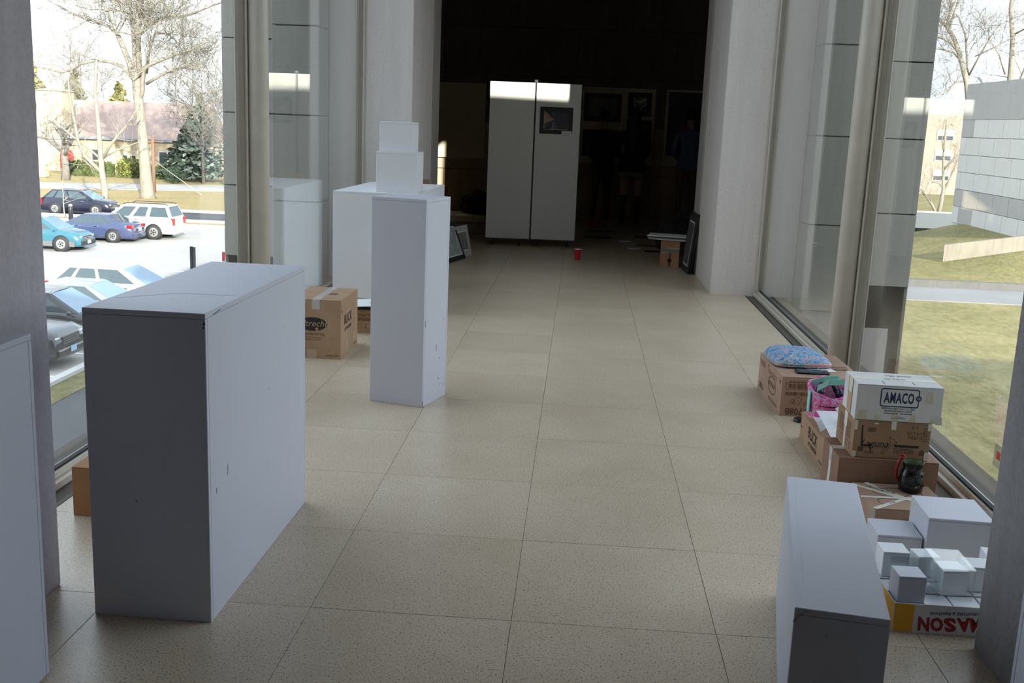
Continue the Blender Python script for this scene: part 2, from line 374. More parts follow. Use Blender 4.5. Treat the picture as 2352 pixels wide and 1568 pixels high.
# near building around the viewer
nb = MB()
nb.box(-60, -5, -9, 2.94, GZ, 5.03); nb.box(5, 60, -9, 2.94, GZ, 5.03); nb.box(5.6, 13, 1.6, 2.94, 5.03, 6.3); nb.box(-5, 5, -9, -7, GZ, 5.03); nb.box(-5, 5, -7, 2.94, CEIL+0.02, 5.03)  # includes an unseen roof block added to shade the right outer pier
nb.box(-5, 5, -7, 2.94, GZ, -0.5)
struct('wall_back', 'concrete mass of the near building behind the viewer, with an added unseen roof block for shade', 'wall', nb, P('conc_dk'))
struct('wall_facade_left', 'stone facade of the near building outside the left window', 'wall', MB().box(-60, -2.1, 2.94, 2.97, GZ, 5.0), P('stone_blk'))
struct('wall_facade_right', 'stone facade of the near building outside the right window', 'wall', MB().box(1.78, 60, 2.94, 2.97, GZ, 5.0), P('stone_blk'))
struct('wall_left', 'grey concrete pier face at the left edge beside the white plinth', 'wall', MB().box(-5, -1.544, 1.25, 2.95, 0, CEIL+0.02), P('conc'), 0.004)
struct('wall_right', 'dark shaded concrete pier at the right edge beside the office box lid', 'wall', MB().box(1.224, 5, 1.25, 2.93, 0, CEIL+0.02), P('conc_r'), 0.004)  # concrete darkened so the pier's shade sits in its colour
# far portal
struct('wall_far_left', 'grey board-marked concrete pier left of the dark gallery opening', 'wall', MB().box(-2.30, -1.54, 9.6, 10.88, -0.5, CEIL), P('conc_far'), 0.006)
struct('wall_far_right', 'pale concrete pier right of the dark gallery opening', 'wall', MB().box(1.235, 1.98, 9.6, 10.88, -0.5, CEIL), P('conc_far'), 0.006)
linm = plain('portal_lining', (0.40, 0.37, 0.35), 0.7)
struct('trim_1', 'light grey lining strip at the left of the gallery opening', 'trim', MB().box(-1.80, -1.525, 10.88, 11.3, 0, CEIL), linm, 0.004)
struct('trim_2', 'light grey lining strip at the right of the gallery opening', 'trim', MB().box(1.22, 1.50, 10.88, 11.3, 0, CEIL), linm, 0.004)
# ceilings
struct('ceiling', 'concrete ceiling slab over the corridor and gallery', 'ceiling', MB().box(-2.1, 1.77, 2.94, 9.6, CEIL, 4.45).box(-3.77, 3.45, 9.6, 17.7, CEIL, 4.6).box(-5, 5, -7, 2.94, CEIL, CEIL+0.02), P('conc_ceil'))
# gallery shell
gw = MB(); gw.box(-3.6, -1.80, 11.06, 11.3, -0.5, CEIL); gw.box(1.50, 3.3, 11.06, 11.3, -0.5, CEIL); gw.box(-1.80, -1.80+0.02, 10.88, 11.06, 0, CEIL)
struct('wall_gallery_front', 'front wall of the dark gallery', 'wall', gw, P('gal'))
struct('wall_gallery_left', 'left wall of the dark gallery', 'wall', MB().box(-3.77, -3.6, 11.06, 17.7, GZ, CEIL), P('gal'))
struct('wall_gallery_right', 'right wall of the dark gallery', 'wall', MB().box(3.3, 3.45, 11.06, 17.7, GZ, CEIL), P('gal'))
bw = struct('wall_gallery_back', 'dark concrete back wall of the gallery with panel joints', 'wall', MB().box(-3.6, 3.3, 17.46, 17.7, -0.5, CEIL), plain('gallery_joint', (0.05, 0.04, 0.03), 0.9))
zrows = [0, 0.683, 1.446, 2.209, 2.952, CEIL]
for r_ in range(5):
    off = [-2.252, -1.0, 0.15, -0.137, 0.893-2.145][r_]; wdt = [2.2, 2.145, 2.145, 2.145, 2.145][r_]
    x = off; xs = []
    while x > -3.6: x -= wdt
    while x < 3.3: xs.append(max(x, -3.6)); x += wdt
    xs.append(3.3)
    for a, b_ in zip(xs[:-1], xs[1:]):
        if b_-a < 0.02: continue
        MB().box(-(b_-a)/2+0.004, (b_-a)/2-0.004, -0.03, 0, zrows[r_]+0.004, zrows[r_+1]-0.004).build('wall_panel', P('gal_low') if r_ < 2 else P('gal'), bw, 0.003, loc=((a+b_)/2, 17.46, 0))  # lower rows' tan also holds warm sun bounce; upper rows darkened for shade
# exterior piers of the far building in stone courses
CH = 0.753; Z0 = 1.45-2*CH
def pier(name, label, core, panels):
    o = struct(name, label, 'pier', MB().box(*core), P('conc'))
    for (axis, a0, a1, pos, out_) in panels:
        nr = int((CEIL-Z0)/CH)+1
        for k in range(nr):
            z0 = Z0+CH*k+0.006; z1 = min(Z0+CH*(k+1)-0.006, 4.6)
            mb = MB()
            if axis == 'y': mb.box(a0+0.004, a1-0.004, min(pos, pos+out_), max(pos, pos+out_), z0, z1)
            else: mb.box(min(pos, pos+out_), max(pos, pos+out_), a0+0.004, a1-0.004, z0, z1)
            mb.build('stone_panel', P('stone'), o, 0.003)
    return o
pier('wall_pier_left_inner', 'stone-clad pier outside the far left window pane', (-2.69, -2.33, 9.28, 11.06, GZ, 4.6), [('y', -2.72, -2.30, 9.28, -0.03), ('x', 9.25, 9.6, -2.33, 0.03), ('x', 9.25, 11.03, -2.69, -0.03)])
pier('wall_pier_right_inner', 'stone-clad pier outside the far right window pane', (2.01, 2.37, 9.28, 11.06, GZ, 4.6), [('y', 1.98, 2.40, 9.28, -0.03), ('x', 9.25, 9.6, 2.01, -0.03), ('x', 9.25, 11.03, 2.37, 0.03)])
pier('wall_pier_left_outer', 'grey stone-clad corner of the far building left of the window post', (-3.74, -2.72, 11.06, 11.3, GZ, 4.6), [('y', -3.77, -3.05, 11.06, -0.03), ('y', -3.05, -2.72, 11.06, -0.03)])
pier('wall_pier_right_outer', 'grey stone-clad corner of the far building right of the window post', (2.40, 3.42, 11.06, 11.3, GZ, 4.6), [('y', 2.40, 2.78, 11.06, -0.03), ('y', 2.78, 3.45, 11.06, -0.03)])
# windows
def window(n, label, xg, y0, y1, sgn):
    o = thing('window_%d' % n, label, 'window'); o['kind'] = 'structure'
    def b(name, a0, a1, ya, yb, za, zb, m, bev=0.003):
        xa, xb = sorted((xg+sgn*a0, xg+sgn*a1)); return MB().box(xa, xb, ya, yb, za, zb).build(name, m, o, bev)
    # a0 measured inwards(-)/outwards(+) from the glass
    b('bottom_rail', -0.050, 0.03, y0, y1, -0.06, 0.022, beige); b('bottom_rail', -0.022, 0.03, y0, y1, 0.022, 0.048, beige)
    b('sill_step', -0.095, -0.050, y0, y1, -0.06, -0.018, grey_rail)
    b('glazing_gasket', -0.010, 0.012, y0, y1, 0.048, 0.056, rubber, 0)
    b('top_rail', -0.04, 0.05, y0, y1, CEIL-0.05, CEIL, beige)
    for (ya, yb) in ((y0, y0+0.035), (y1-0.035, y1)): b('stile', -0.035, 0.03, ya, yb, 0.048, CEIL-0.05, beige)
    for (ya, yb) in ((y0+0.035, y0+0.05), (y1-0.05, y1-0.035)): b('stile_bead', -0.02, 0.03, ya, yb, 0.048, CEIL-0.05, bronze)
    b('glass_pane', -0.004, 0.004, y0+0.04, y1-0.04, 0.05, CEIL-0.05, P('glass'), 0)
    return o
window(1, 'near pane of the left window wall overlooking the parking lot', XGL, 2.95, 6.25, -1)
window(2, 'far pane of the left window wall reflecting the display panel', XGL, 6.31, 9.6, -1)
window(3, 'near pane of the right window wall overlooking the lawn', XGR, 2.93, 6.25, 1)
window(4, 'far pane of the right window wall beside the concrete pier', XGR, 6.31, 9.6, 1)
def mullion(n, label, xg, sgn):
    o = thing('trim_%d' % n, label, 'trim'); o['kind'] = 'structure'
    xa, xb = sorted((xg-sgn*0.02, xg+sgn*0.045))
    MB().box(xa, xb, 6.25, 6.31, -0.05, CEIL).build('mullion', bronze, o, 0.003)
    for yy in (6.238, 6.322):
        xa, xb = sorted((xg-sgn*0.012, xg+sgn*0.040)); MB().box(xa, xb, yy-0.012, yy+0.012, -0.05, CEIL).build('mullion_cover', beige, o, 0.002)
    cx = xg-sgn*0.085
    MB().tube([(cx, 6.28, -0.05), (cx, 6.28, CEIL)], 0.060, 28).build('round_post', beige, o)
    xa, xb = sorted((cx+sgn*0.055, xg-sgn*0.02)); MB().box(xa, xb, 6.268, 6.292, -0.05, CEIL).build('post_fin', blackm, o)
mullion(3, 'beige round post and mullion in the middle of the left window wall', XGL, -1)
mullion(4, 'beige round post and mullion in the middle of the right window wall', XGR, 1)
# slot grilles along the window sills
def grille(n, label, xa, xb):
    o = thing('trim_%d' % n, label, 'trim'); o['kind'] = 'structure'
    MB().box(min(xa, xb)+0.0, max(xa, xb), 2.95, 9.6, -0.08, -0.03).build('slot_base', darkslot, o)
    d = (xb-xa)
    MB().box(*sorted((xa, xa+d*0.05)), 2.95, 9.6, -0.03, 0.002).build('floor_edge', blackm, o)
    for k in range(3):
        c0 = xa+d*(0.14+0.13*k); MB().box(*sorted((c0, c0+d*0.07)), 2.95, 9.6, -0.03, -0.004).build('grille_bar', blackm, o)
    MB().box(*sorted((xa+d*0.55, xb)), 2.95, 9.6, -0.03, -0.012).build('slot_plate', darkslot, o)
grille(5, 'black slotted floor grille along the left window', FXL, XGL+0.095)
grille(6, 'black slotted floor grille along the right window', FXR, XGR-0.095)

# ================================================================== OUTDOORS
def slab(name, label, cat, pts, z, th, m):
    n = len(pts); mb = MB(); vs = [(p[0], p[1], z-th) for p in pts]+[(p[0], p[1], z) for p in pts]
    mb.add(vs, [tuple(range(n-1, -1, -1)), tuple(range(n, 2*n))]+[(i, (i+1) % n, (i+1) % n+n, i+n) for i in range(n)])
    return struct(name, label, cat, mb, m)
def rect(x0, x1, y0, y1): return [(x0, y0), (x1, y0), (x1, y1), (x0, y1)]
slab('lawn_street', 'dry winter lawn beyond the parking lot', 'lawn', rect(-400, -4, -40, 420), GZ-0.02, 0.4, P('grass2'))
def hgt(x, y):
    z = GZ
    if y > 79: z -= 2.6*min(1, (y-79)/11)
    if x > 21 and y > 54: z += min(1.4, 0.25*(x-21))*min(1, (y-54)/6)*(1 if y < 75 else max(0, 1-(y-75)/5))
    return z
gx = [-4, 2, 8, 14, 18, 20, 21, 22, 23, 24, 25, 26, 28, 32, 40, 60, 100, 180, 400]; gy = [-40, 0, 20, 30, 40, 46, 52, 54, 56, 58, 60, 62, 65, 70, 75, 79, 82, 85, 90, 110, 150, 200, 420]
mb = MB(); mb.add([(x, y, hgt(x, y)) for y in gy for x in gx], [(j*len(gx)+i, j*len(gx)+i+1, (j+1)*len(gx)+i+1, (j+1)*len(gx)+i) for j in range(len(gy)-1) for i in range(len(gx)-1)], True)
struct('lawn_garden', 'green and straw winter lawn below the right window', 'lawn', mb, P('grass'))
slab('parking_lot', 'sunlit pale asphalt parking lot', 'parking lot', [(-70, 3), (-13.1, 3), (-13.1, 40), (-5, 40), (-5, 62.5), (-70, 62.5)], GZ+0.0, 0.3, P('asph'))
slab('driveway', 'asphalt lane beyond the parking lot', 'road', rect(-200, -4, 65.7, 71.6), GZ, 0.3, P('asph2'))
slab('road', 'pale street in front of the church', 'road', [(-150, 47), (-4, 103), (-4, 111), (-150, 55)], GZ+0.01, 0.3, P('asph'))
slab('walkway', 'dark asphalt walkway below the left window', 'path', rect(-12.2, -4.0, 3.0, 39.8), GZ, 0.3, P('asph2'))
slab('garden_path', 'grey asphalt garden path crossing the lawn', 'path', rect(2, 140, 46.8, 51.2), GZ+0.04, 0.3, P('asph3'))
slab('verge', 'narrow grass verge between the kerb and the walkway', 'lawn', rect(-13.0, -12.2, 3.0, 39.8), GZ+0.02, 0.3, P('grass3'))  # grass colour darkened for the near building's shade
kerbm = concrete('kerb_concrete', (0.52, 0.50, 0.47), 0.08)
slab('kerb', 'pale concrete kerb at the head of the near parking row', 'kerb', rect(-13.25, -13.0, 3.0, 40.0), GZ+0.12, 0.3, kerbm)
slab('kerb', 'white concrete kerb along the far side of the parking lot', 'kerb', rect(-70, -13.0, 62.5, 62.9), GZ+0.14, 0.3, kerbm)
slab('kerb', 'white concrete kerb along the near side of the lane', 'kerb', rect(-200, -4, 65.4, 65.7), GZ+0.14, 0.3, kerbm)
slab('kerb', 'pale concrete kerb along the far side of the lane', 'kerb', rect(-200, -4, 71.6, 72.2), GZ+0.14, 0.3, kerbm)
slab('kerb_wall', 'low grey concrete kerb wall behind the garden path', 'kerb', rect(2, 140, 51.2, 51.6), GZ+0.36, 0.6, concrete('dark_kerb_concrete', (0.11, 0.105, 0.10), 0.1))
linew = plain('white_road_paint', (0.80, 0.80, 0.78), 0.7)
for k in range(9):
    y = 23.2+2.7*k
    tag(MB().box(-18.4, -13.35, y-0.06, y+0.06, GZ, GZ+0.006).build('stall_line', linew), 'white painted stall line in the near parking row', 'marking', 'stall lines of the near parking row', 'structure')
# low garden wall
lw = MB(); a = Vector((21.2, 62.2)); b_ = Vector((33, 58.4)); d = (b_-a); n = Vector((-d.y, d.x)).normalized()*0.45
lw.add([(a.x, a.y, GZ-0.4), (b_.x, b_.y, GZ-0.4), (b_.x+n.x, b_.y+n.y, GZ-0.4), (a.x+n.x, a.y+n.y, GZ-0.4), (a.x, a.y, GZ+1.02), (b_.x, b_.y, GZ+3.5), (b_.x+n.x, b_.y+n.y, GZ+3.5), (a.x+n.x, a.y+n.y, GZ+1.02)],
       [(3, 2, 1, 0), (4, 5, 6, 7), (0, 1, 5, 4), (1, 2, 6, 5), (2, 3, 7, 6), (3, 0, 4, 7)])
tag(lw.build('garden_wall', concrete('sandy_concrete', (0.30, 0.26, 0.205), 0.2), bevel=0.02), 'low sandy concrete garden wall rising to the right on the lawn', 'wall')
# stone block building
blk = thing('stone_block_building', 'windowless grey stone block building beyond the lawn', 'building', (0, 0, 0))
MB().box(26.86, 60, 64, 77.9, GZ-1, 2.9).build('core', P('conc_ext'), blk)
MB().box(26.80, 60, 64, 77.9, 2.9, 5.35).build('parapet', P('stone_blk2'), blk, 0.02)
for k in range(7):
    off = [0, 1.3, 0.5, 1.7, 0.9, 1.5, 0.3][k]; y = 77.9
    ys = [77.9]
    y = 77.9-(2.6-off if off else 2.6)
    while y > 64.3: ys.append(y); y -= 2.6
    ys.append(64)
    for a0, a1 in zip(ys[:-1], ys[1:]):
        MB().box(26.78, 26.86, a1+0.02, a0-0.02, GZ+1.2*k+0.02, GZ+1.2*(k+1)-0.02).build('stone_panel', P('stone_blk2') if (k == 2 or random.random() < 0.15) else P('stone_blk'), blk)

# ------------------------------------------------------------------ trees
bark = concrete('pale_bark', (0.27, 0.235, 0.18), 0.3); bark2 = concrete('grey_bark', (0.17, 0.15, 0.13), 0.25)
def rv(s=1.0): return Vector((random.uniform(-s, s), random.uniform(-s, s), random.uniform(-s, s)))
def limb(mb, pts, r0, r1, n):
    k = len(pts); mb.tube(pts, [r0+(r1-r0)*(i/(k-1))**0.8 for i in range(k)], n, cap=False)
def twigs(mb, pts, r0, r1, depth, dens, ln, up=0.35, flat=0.5):
    tot = len(pts)
    cnt = max(1, int(dens))
    for _ in range(cnt):
        t = random.uniform(0.25, 1.0)*(tot-1); i = min(int(t), tot-2); p = pts[i].lerp(pts[i+1], t-i)
        dr = (pts[i+1]-pts[i]).normalized(); side = rv(); side.y *= flat
        d = (dr*random.uniform(0.3, 0.9)+side*0.9+Vector((0, 0, up*random.uniform(0, 1.2)))).normalized()
        L_ = ln*random.uniform(0.5, 1.2); q = [p]
        for s_ in range(3):
            d = (d+rv(0.28)+Vector((0, 0, 0.08))).normalized(); q.append(q[-1]+d*L_/3)
        rr = (r0+(r1-r0)*t/(tot-1))*random.uniform(0.28, 0.5); rr = max(rr, 0.017)
        mb.tube(q, [rr, rr*0.75, rr*0.5, rr*0.3], 4 if depth > 1 else 3, cap=False)
        if depth > 1: twigs(mb, q, rr, rr*0.3, depth-1, dens*0.62, ln*0.62, up, 0.9)
def bare_tree(name, label, loc, trunk, limbs, sc, depth=3, dens=7, ln=2.6, m=None, group=None):
    """trunk/limbs: lists of (x, z, radius) in units of sc metres, relative to the base"""
    o = thing(name, label, 'tree', loc, group=group); m = m or bark
    def conv(pl, y0=0, yd=0): 
        k = len(pl); return [Vector((p[0]*sc, y0+yd*i/(k-1), p[1]*sc)) for i, p in enumerate(pl)]
    tp = conv(trunk); mb = MB(); mb.tube(tp, [p[2]*sc for p in trunk], 10, cap=True); mb.build('trunk', m, o)
    tw = MB()
    for pl in limbs:
        q = conv(pl, 0, random.uniform(-3, 3)); MB().tube(q, [p[2]*sc for p in pl], 6, cap=True).build('limb', m, o)
        twigs(tw, q, pl[0][2]*sc, pl[-1][2]*sc, depth, dens, ln)
    tag(tw.build('twigs', m, o, fixn=False), kind='stuff')
    return o
def auto_tree(name, label, loc, h, spread, m=None, group=None, depth=3, dens=6, lean=0.0, nl=7, r0=None):
    tr = []; k = 6; r0 = r0 or h*0.02
    x = 0
    for i in range(k):
        t = i/(k-1); tr.append((x, h*0.8*t, r0*(1-0.75*t))); x += random.uniform(-0.02, 0.02)*h+lean*h/k
    lb = []
    for j in range(nl):
        t = random.uniform(0.25, 0.95); i = min(int(t*(k-1)), k-2); f_ = t*(k-1)-i
        px = tr[i][0]+(tr[i+1][0]-tr[i][0])*f_; pz = tr[i][1]+(tr[i+1][1]-tr[i][1])*f_; s_ = random.choice((-1, 1)); pl = []
        L_ = spread*random.uniform(0.6, 1.1)*(1.1-0.5*t)
        for q in range(5):
            u = q/4; pl.append((px+s_*L_*u*0.8, pz+L_*0.75*(u**0.8)*random.uniform(0.8, 1.1), r0*0.5*(1-0.7*t*0.6)*(1-0.75*u)))
        lb.append(pl)
    return bare_tree(name, label, loc, tr, lb, 1.0, depth, dens, spread*0.45, m, group)
U = 0.0352
def B(*pl): return [((x-340), (455-y), r_) for x, y, r_ in pl]
bare_tree('bare_tree', 'large pale sycamore with spreading limbs on the street lawn', (-34.06, 81.76, GZ),
  B((340, 458, 19), (338, 440, 15), (336, 400, 13), (333, 340, 11.5), (329, 280, 11), (325, 235, 11), (322, 195, 10), (320, 175, 8)),
  [B((316, 195, 7), (302, 155, 6.5), (285, 122, 6), (270, 96, 5), (250, 84, 4), (222, 74, 3.6), (195, 68, 3.2), (160, 58, 2.6), (120, 40, 2), (80, 22, 1)),
   B((321, 185, 5.5), (314, 130, 5), (308, 95, 4.5), (300, 62, 4), (294, 35, 3.6), (284, 12, 3), (268, -20, 2)),
   B((330, 190, 6.5), (331, 135, 6.5), (335, 88, 6), (338, 40, 5), (339, 0, 4), (342, -60, 2)),
   B((336, 60, 4), (352, 22, 3.5), (366, -10, 2.5), (385, -50, 1.2)), B((334, 98, 4.5), (368, 74, 4), (395, 63, 3.5), (430, 62, 3), (460, 55, 2.5), (505, 38, 1.5), (560, 20, 0.8)),
   B((344, 88, 3.2), (366, 52, 3), (386, 36, 2.6), (418, 27, 2), (455, 5, 1)), B((326, 245, 5), (338, 222, 5), (343, 196, 5), (350, 172, 5), (372, 162, 4), (400, 152, 3.5), (440, 138, 3), (468, 130, 2.4), (510, 112, 1.5)),
   B((344, 205, 3.5), (372, 190, 3.2), (400, 176, 3), (432, 168, 2.6), (462, 170, 2.2), (510, 174, 1.2)), B((346, 182, 3), (362, 140, 2.6), (385, 102, 2), (408, 72, 1.2)),
   B((314, 195, 4.5), (290, 170, 4), (258, 160, 3.5), (225, 158, 3.2), (190, 166, 3), (165, 180, 2.8), (140, 186, 2.4), (100, 179, 2), (60, 172, 1)),
   B((272, 92, 3.5), (262, 60, 3), (251, 40, 2.6), (240, 15, 2.2), (226, -15, 1.5)), B((294, 36, 2.6), (272, 20, 2.3), (240, 8, 2), (185, -2, 1.2)), B((372, 96, 2), (400, 98, 1.8), (420, 112, 1.5), (440, 135, 1)),
   B((385, 165, 2), (420, 190, 1.6), (445, 210, 1.3), (475, 245, 0.8))], U, 3, 13, 3.4)
def B2(*pl): return [((x-240), (460-y), r_) for x, y, r_ in pl]
bare_tree('bare_tree', 'pale bare tree with a low fork left of the large sycamore', (-35.9, 78.1, GZ),
  B2((241, 462, 9), (240, 430, 7.5), (236, 395, 6.5), (235, 365, 6), (233, 320, 5), (231, 270, 4), (228, 225, 3.4), (232, 180, 2.6), (234, 160, 1.5)),
  [B2((240, 368, 4), (258, 340, 3.5), (276, 320, 3.2), (300, 295, 2.6), (318, 270, 2), (334, 250, 1.2)), B2((242, 366, 2.5), (268, 352, 2), (292, 342, 1.8), (322, 330, 1)),
   B2((236, 372, 3), (208, 344, 2.6), (182, 322, 2), (150, 290, 1)), B2((236, 400, 5), (220, 382, 4.4), (204, 362, 4), (196, 330, 3.4), (193, 280, 2.8), (190, 230, 2), (192, 190, 1.2)), B2((230, 398, 3), (205, 382, 2.4), (184, 362, 2), (160, 345, 1)),
   B2((231, 280, 2.2), (224, 255, 2), (214, 240, 1.6), (190, 225, 0.8))], 0.0345, 3, 5, 2.0)
auto_tree('bare_tree', 'small dark bare tree in front of the red church door', (-48.8, 98, GZ), 6.5, 3.4, bark2, depth=3, dens=6, nl=10, r0=0.42)
THL = ['grey leafless tree directly behind the dark green spruce', 'grey leafless tree beside the blue-grey spruce', 'grey leafless tree nearest the stone pier, rightmost on the left side', 'tall grey leafless tree at the right end of the church roof', 'tall leafless tree rising behind the middle of the church roof', 'leafless tree rising behind the church tower', 'leafless tree left of the church tower', 'leafless tree at the far left behind the porch roof', 'distant leafless tree between the olive pine and the sycamore', 'low leafless tree behind the church porch']
for i, (x, y, h_) in enumerate(((-40, 108, 13), (-36.5, 101, 12), (-33, 98, 10), (-37.5, 112, 15), (-44, 140, 17), (-58, 150, 17), (-66, 145, 16), (-72, 150, 18), (-50, 160, 15), (-63, 128, 12))):
    auto_tree('bare_tree', THL[i], (x, y, GZ), h_, h_*0.33, bark2, 'leafless trees around the church', 3, 7, nl=9, r0=0.16)
def foliage(mb, cen, rad, cnt, size, flat=1.0, droop=0):
    for _ in range(cnt):
        d = rv(); 
        while d.length > 1 or d.length < 0.05: d = rv()
        d = d.normalized()*random.uniform(0.55, 1.0); p = Vector((cen[0]+d.x*rad[0], cen[1]+d.y*rad[1], cen[2]+d.z*rad[2]))
        a = rv().normalized()*size*random.uniform(0.6, 1.3); b2 = rv().normalized()*size*random.uniform(0.4, 0.9); a.z *= flat; a.z -= droop*size
        mb.add([p-a, p+b2, p+a, p-b2], [(0, 1, 2, 3)])
leafm = plain('dark_conifer_needles', (0.055, 0.085, 0.05), 0.8, var=0.3, scale=3); leafy = plain('yellow_green_leaves', (0.26, 0.27, 0.07), 0.8, var=0.2, scale=3); leafh = plain('hedge_leaves', (0.12, 0.15, 0.05), 0.8, var=0.25, scale=3)
leafo = plain('olive_pine_needles', (0.20, 0.19, 0.07), 0.8, var=0.2, scale=2); leafb = plain('blue_grey_needles', (0.20, 0.25, 0.21), 0.8, var=0.2, scale=2)
def conifer(label, loc, h_, r_, m, n=900, sz=0.35, group=None):
    o = thing('conifer', label, 'tree', loc, group=group); MB().tube([(0, 0, 0), (0, 0, h_*0.95)], [h_*0.02, 0.02], 7).build('trunk', bark2, o)
    mb = MB()
    for k in range(9):
        t = k/8; foliage(mb, (0, 0, h_*(0.12+0.82*t)), (r_*(1.05-t), r_*(1.05-t), h_*0.09), int(n/9*(1.3-t)), sz, 0.4, 0.25)
    tag(mb.build('foliage', m, o, fixn=False), kind='stuff'); return o
conifer('dark green spruce at the right end of the hedge', (-39.1, 105, GZ), 6.6, 3.4, leafm, 1500, 0.42)
conifer('blue-grey spruce with drooping boughs in front of the church wall', (-37.6, 103.5, GZ), 8.5, 3.2, leafb, 900, 0.35)
conifer('olive pine behind the church roof', (-75.1, 170, GZ), 10.9, 5.0, leafo, 900, 0.8)
conifer('tall olive pine at the far left behind the church', (-90, 170, GZ), 14.5, 6.0, leafo, 900, 0.9)
conifer('olive pine behind the church tower', (-82.5, 170, GZ), 12.2, 5.5, leafo, 900, 0.9)
def bush(name, label, loc, rad, m, n, sz, group=None):
    o = thing(name, label, 'bush', loc, group=group); mb = MB(); foliage(mb, (0, 0, rad[2]), rad, n, sz); foliage(mb, (0, 0, rad[2]), tuple(q*0.8 for q in rad), n//2, sz*1.3)
    tag(mb.build('foliage', m, o, fixn=False), kind='stuff'); MB().tube([(0, 0, 0), (0, 0, rad[2])], 0.12, 6).build('stem', bark2, o); return o
bush('round_bush', 'round yellow-green bush beside the sycamore trunk', (-45.7, 105.5, GZ), (1.5, 1.2, 1.05), leafy, 900, 0.16)
bush('round_bush', 'dark clipped topiary bush right of the utility pole', (-39.0, 100, GZ), (1.0, 0.9, 0.8), leafm, 800, 0.13)
for i, (x0, x1, h_) in enumerate(((-52.2, -47.4, 0.75), (-46.9, -40.2, 0.7))):
    o = thing('hedge', ['clipped green hedge left of the round bush', 'clipped green hedge right of the round bush'][i], 'hedge', ((x0+x1)/2, 105.5, GZ)); mb = MB()
    MB().box(-(x1-x0)/2+0.1, (x1-x0)/2-0.1, -0.5, 0.5, 0, h_*1.7).build('core', leafh, o)
    for _ in range(1500):
        p = Vector((random.uniform(-(x1-x0)/2, (x1-x0)/2), random.choice((-0.6, -0.55, random.uniform(-0.6, 0.6))), random.uniform(0.05, h_*2))); a_ = rv().normalized()*0.14; c_ = rv().normalized()*0.1
        mb.add([p-a_, p+c_, p+a_, p-c_], [(0, 1, 2, 3)])
    tag(mb.build('leaves', leafh, o, fixn=False), kind='stuff')
# right side trees
V = 0.0425
def BR(x0, y0, *pl): return [((x-x0), (y0-y), r_) for x, y, r_ in pl]
bare_tree('bare_tree', 'leaning bare tree above the stone block near the sky', (33.6, 97, -8.1),
  BR(2238, 540, (2246, 545, 9), (2244, 400, 8), (2240, 300, 7), (2237, 228, 6.5), (2231, 200, 6), (2220, 170, 5.5), (2206, 135, 5), (2192, 108, 4.5), (2176, 88, 4)),
  [BR(2238, 540, (2177, 92, 3.5), (2178, 60, 2.5), (2179, 20, 2), (2175, -40, 1)), BR(2238, 540, (2180, 95, 3), (2190, 60, 2.4), (2199, 25, 2), (2206, -15, 1)), BR(2238, 540, (2178, 90, 3.6), (2160, 78, 3), (2140, 60, 2)),
   BR(2238, 540, (2205, 138, 2.5), (2180, 120, 2.2), (2155, 113, 1.8), (2120, 110, 1)), BR(2238, 540, (2214, 155, 2.5), (2190, 140, 2.2), (2160, 136, 1.6), (2125, 136, 1)), BR(2238, 540, (2232, 188, 3), (2232, 160, 2.4), (2226, 100, 2), (2214, 65, 1.5), (2200, 45, 0.8)),
   BR(2238, 540, (2233, 182, 2.2), (2242, 145, 2), (2254, 105, 1.6), (2262, 80, 1)), BR(2238, 540, (2222, 195, 2.4), (2200, 200, 2.2), (2180, 220, 1.8), (2150, 228, 1)), BR(2238, 540, (2240, 145, 1.4), (2275, 125, 1.1), (2310, 100, 0.8))], V, 3, 11, 2.8)
bare_tree('bare_tree', 'upright forked bare tree at the far right above the stone block', (37.2, 97, -8.1),
  BR(2330, 540, (2332, 545, 11), (2330, 400, 10), (2328, 260, 9), (2326, 215, 8), (2322, 165, 5.5), (2318, 110, 5), (2312, 80, 4.6), (2306, 50, 4), (2305, 10, 3.2), (2296, -30, 2)),
  [BR(2330, 540, (2338, 230, 6), (2345, 195, 5), (2356, 160, 4), (2375, 110, 2)), BR(2330, 540, (2305, 14, 2), (2318, 2, 1.6), (2335, -8, 1)), BR(2330, 540, (2312, 178, 2.2), (2290, 140, 1.6), (2262, 110, 1)), BR(2330, 540, (2320, 235, 3), (2300, 218, 2.6), (2284, 200, 2.2), (2275, 184, 1.6)), BR(2330, 540, (2318, 100, 2), (2345, 80, 1.4), (2370, 70, 0.8))], V, 3, 7, 2.6)
bare_tree('bare_tree', 'small pale bare tree in front of the brick building', (46.0, 139, -8.1),
  BR(2155, 487, (2157, 490, 5), (2160, 460, 4.4), (2162, 430, 4), (2158, 400, 3.4), (2154, 360, 3), (2152, 320, 2.4), (2151, 280, 1.4)),
  [BR(2155, 487, (2153, 482, 3.4), (2142, 465, 3), (2128, 447, 2.6), (2112, 430, 1.6)), BR(2155, 487, (2161, 432, 3), (2172, 410, 2.6), (2180, 385, 2), (2188, 350, 1.2)), BR(2155, 487, (2156, 390, 2), (2166, 370, 1.8), (2182, 352, 1.2)), BR(2155, 487, (2160, 425, 2), (2148, 415, 1.6), (2130, 414, 1)), BR(2155, 487, (2153, 350, 1.6), (2142, 325, 1.2), (2135, 300, 0.8))], 0.0585, 3, 8, 3.0, bark)

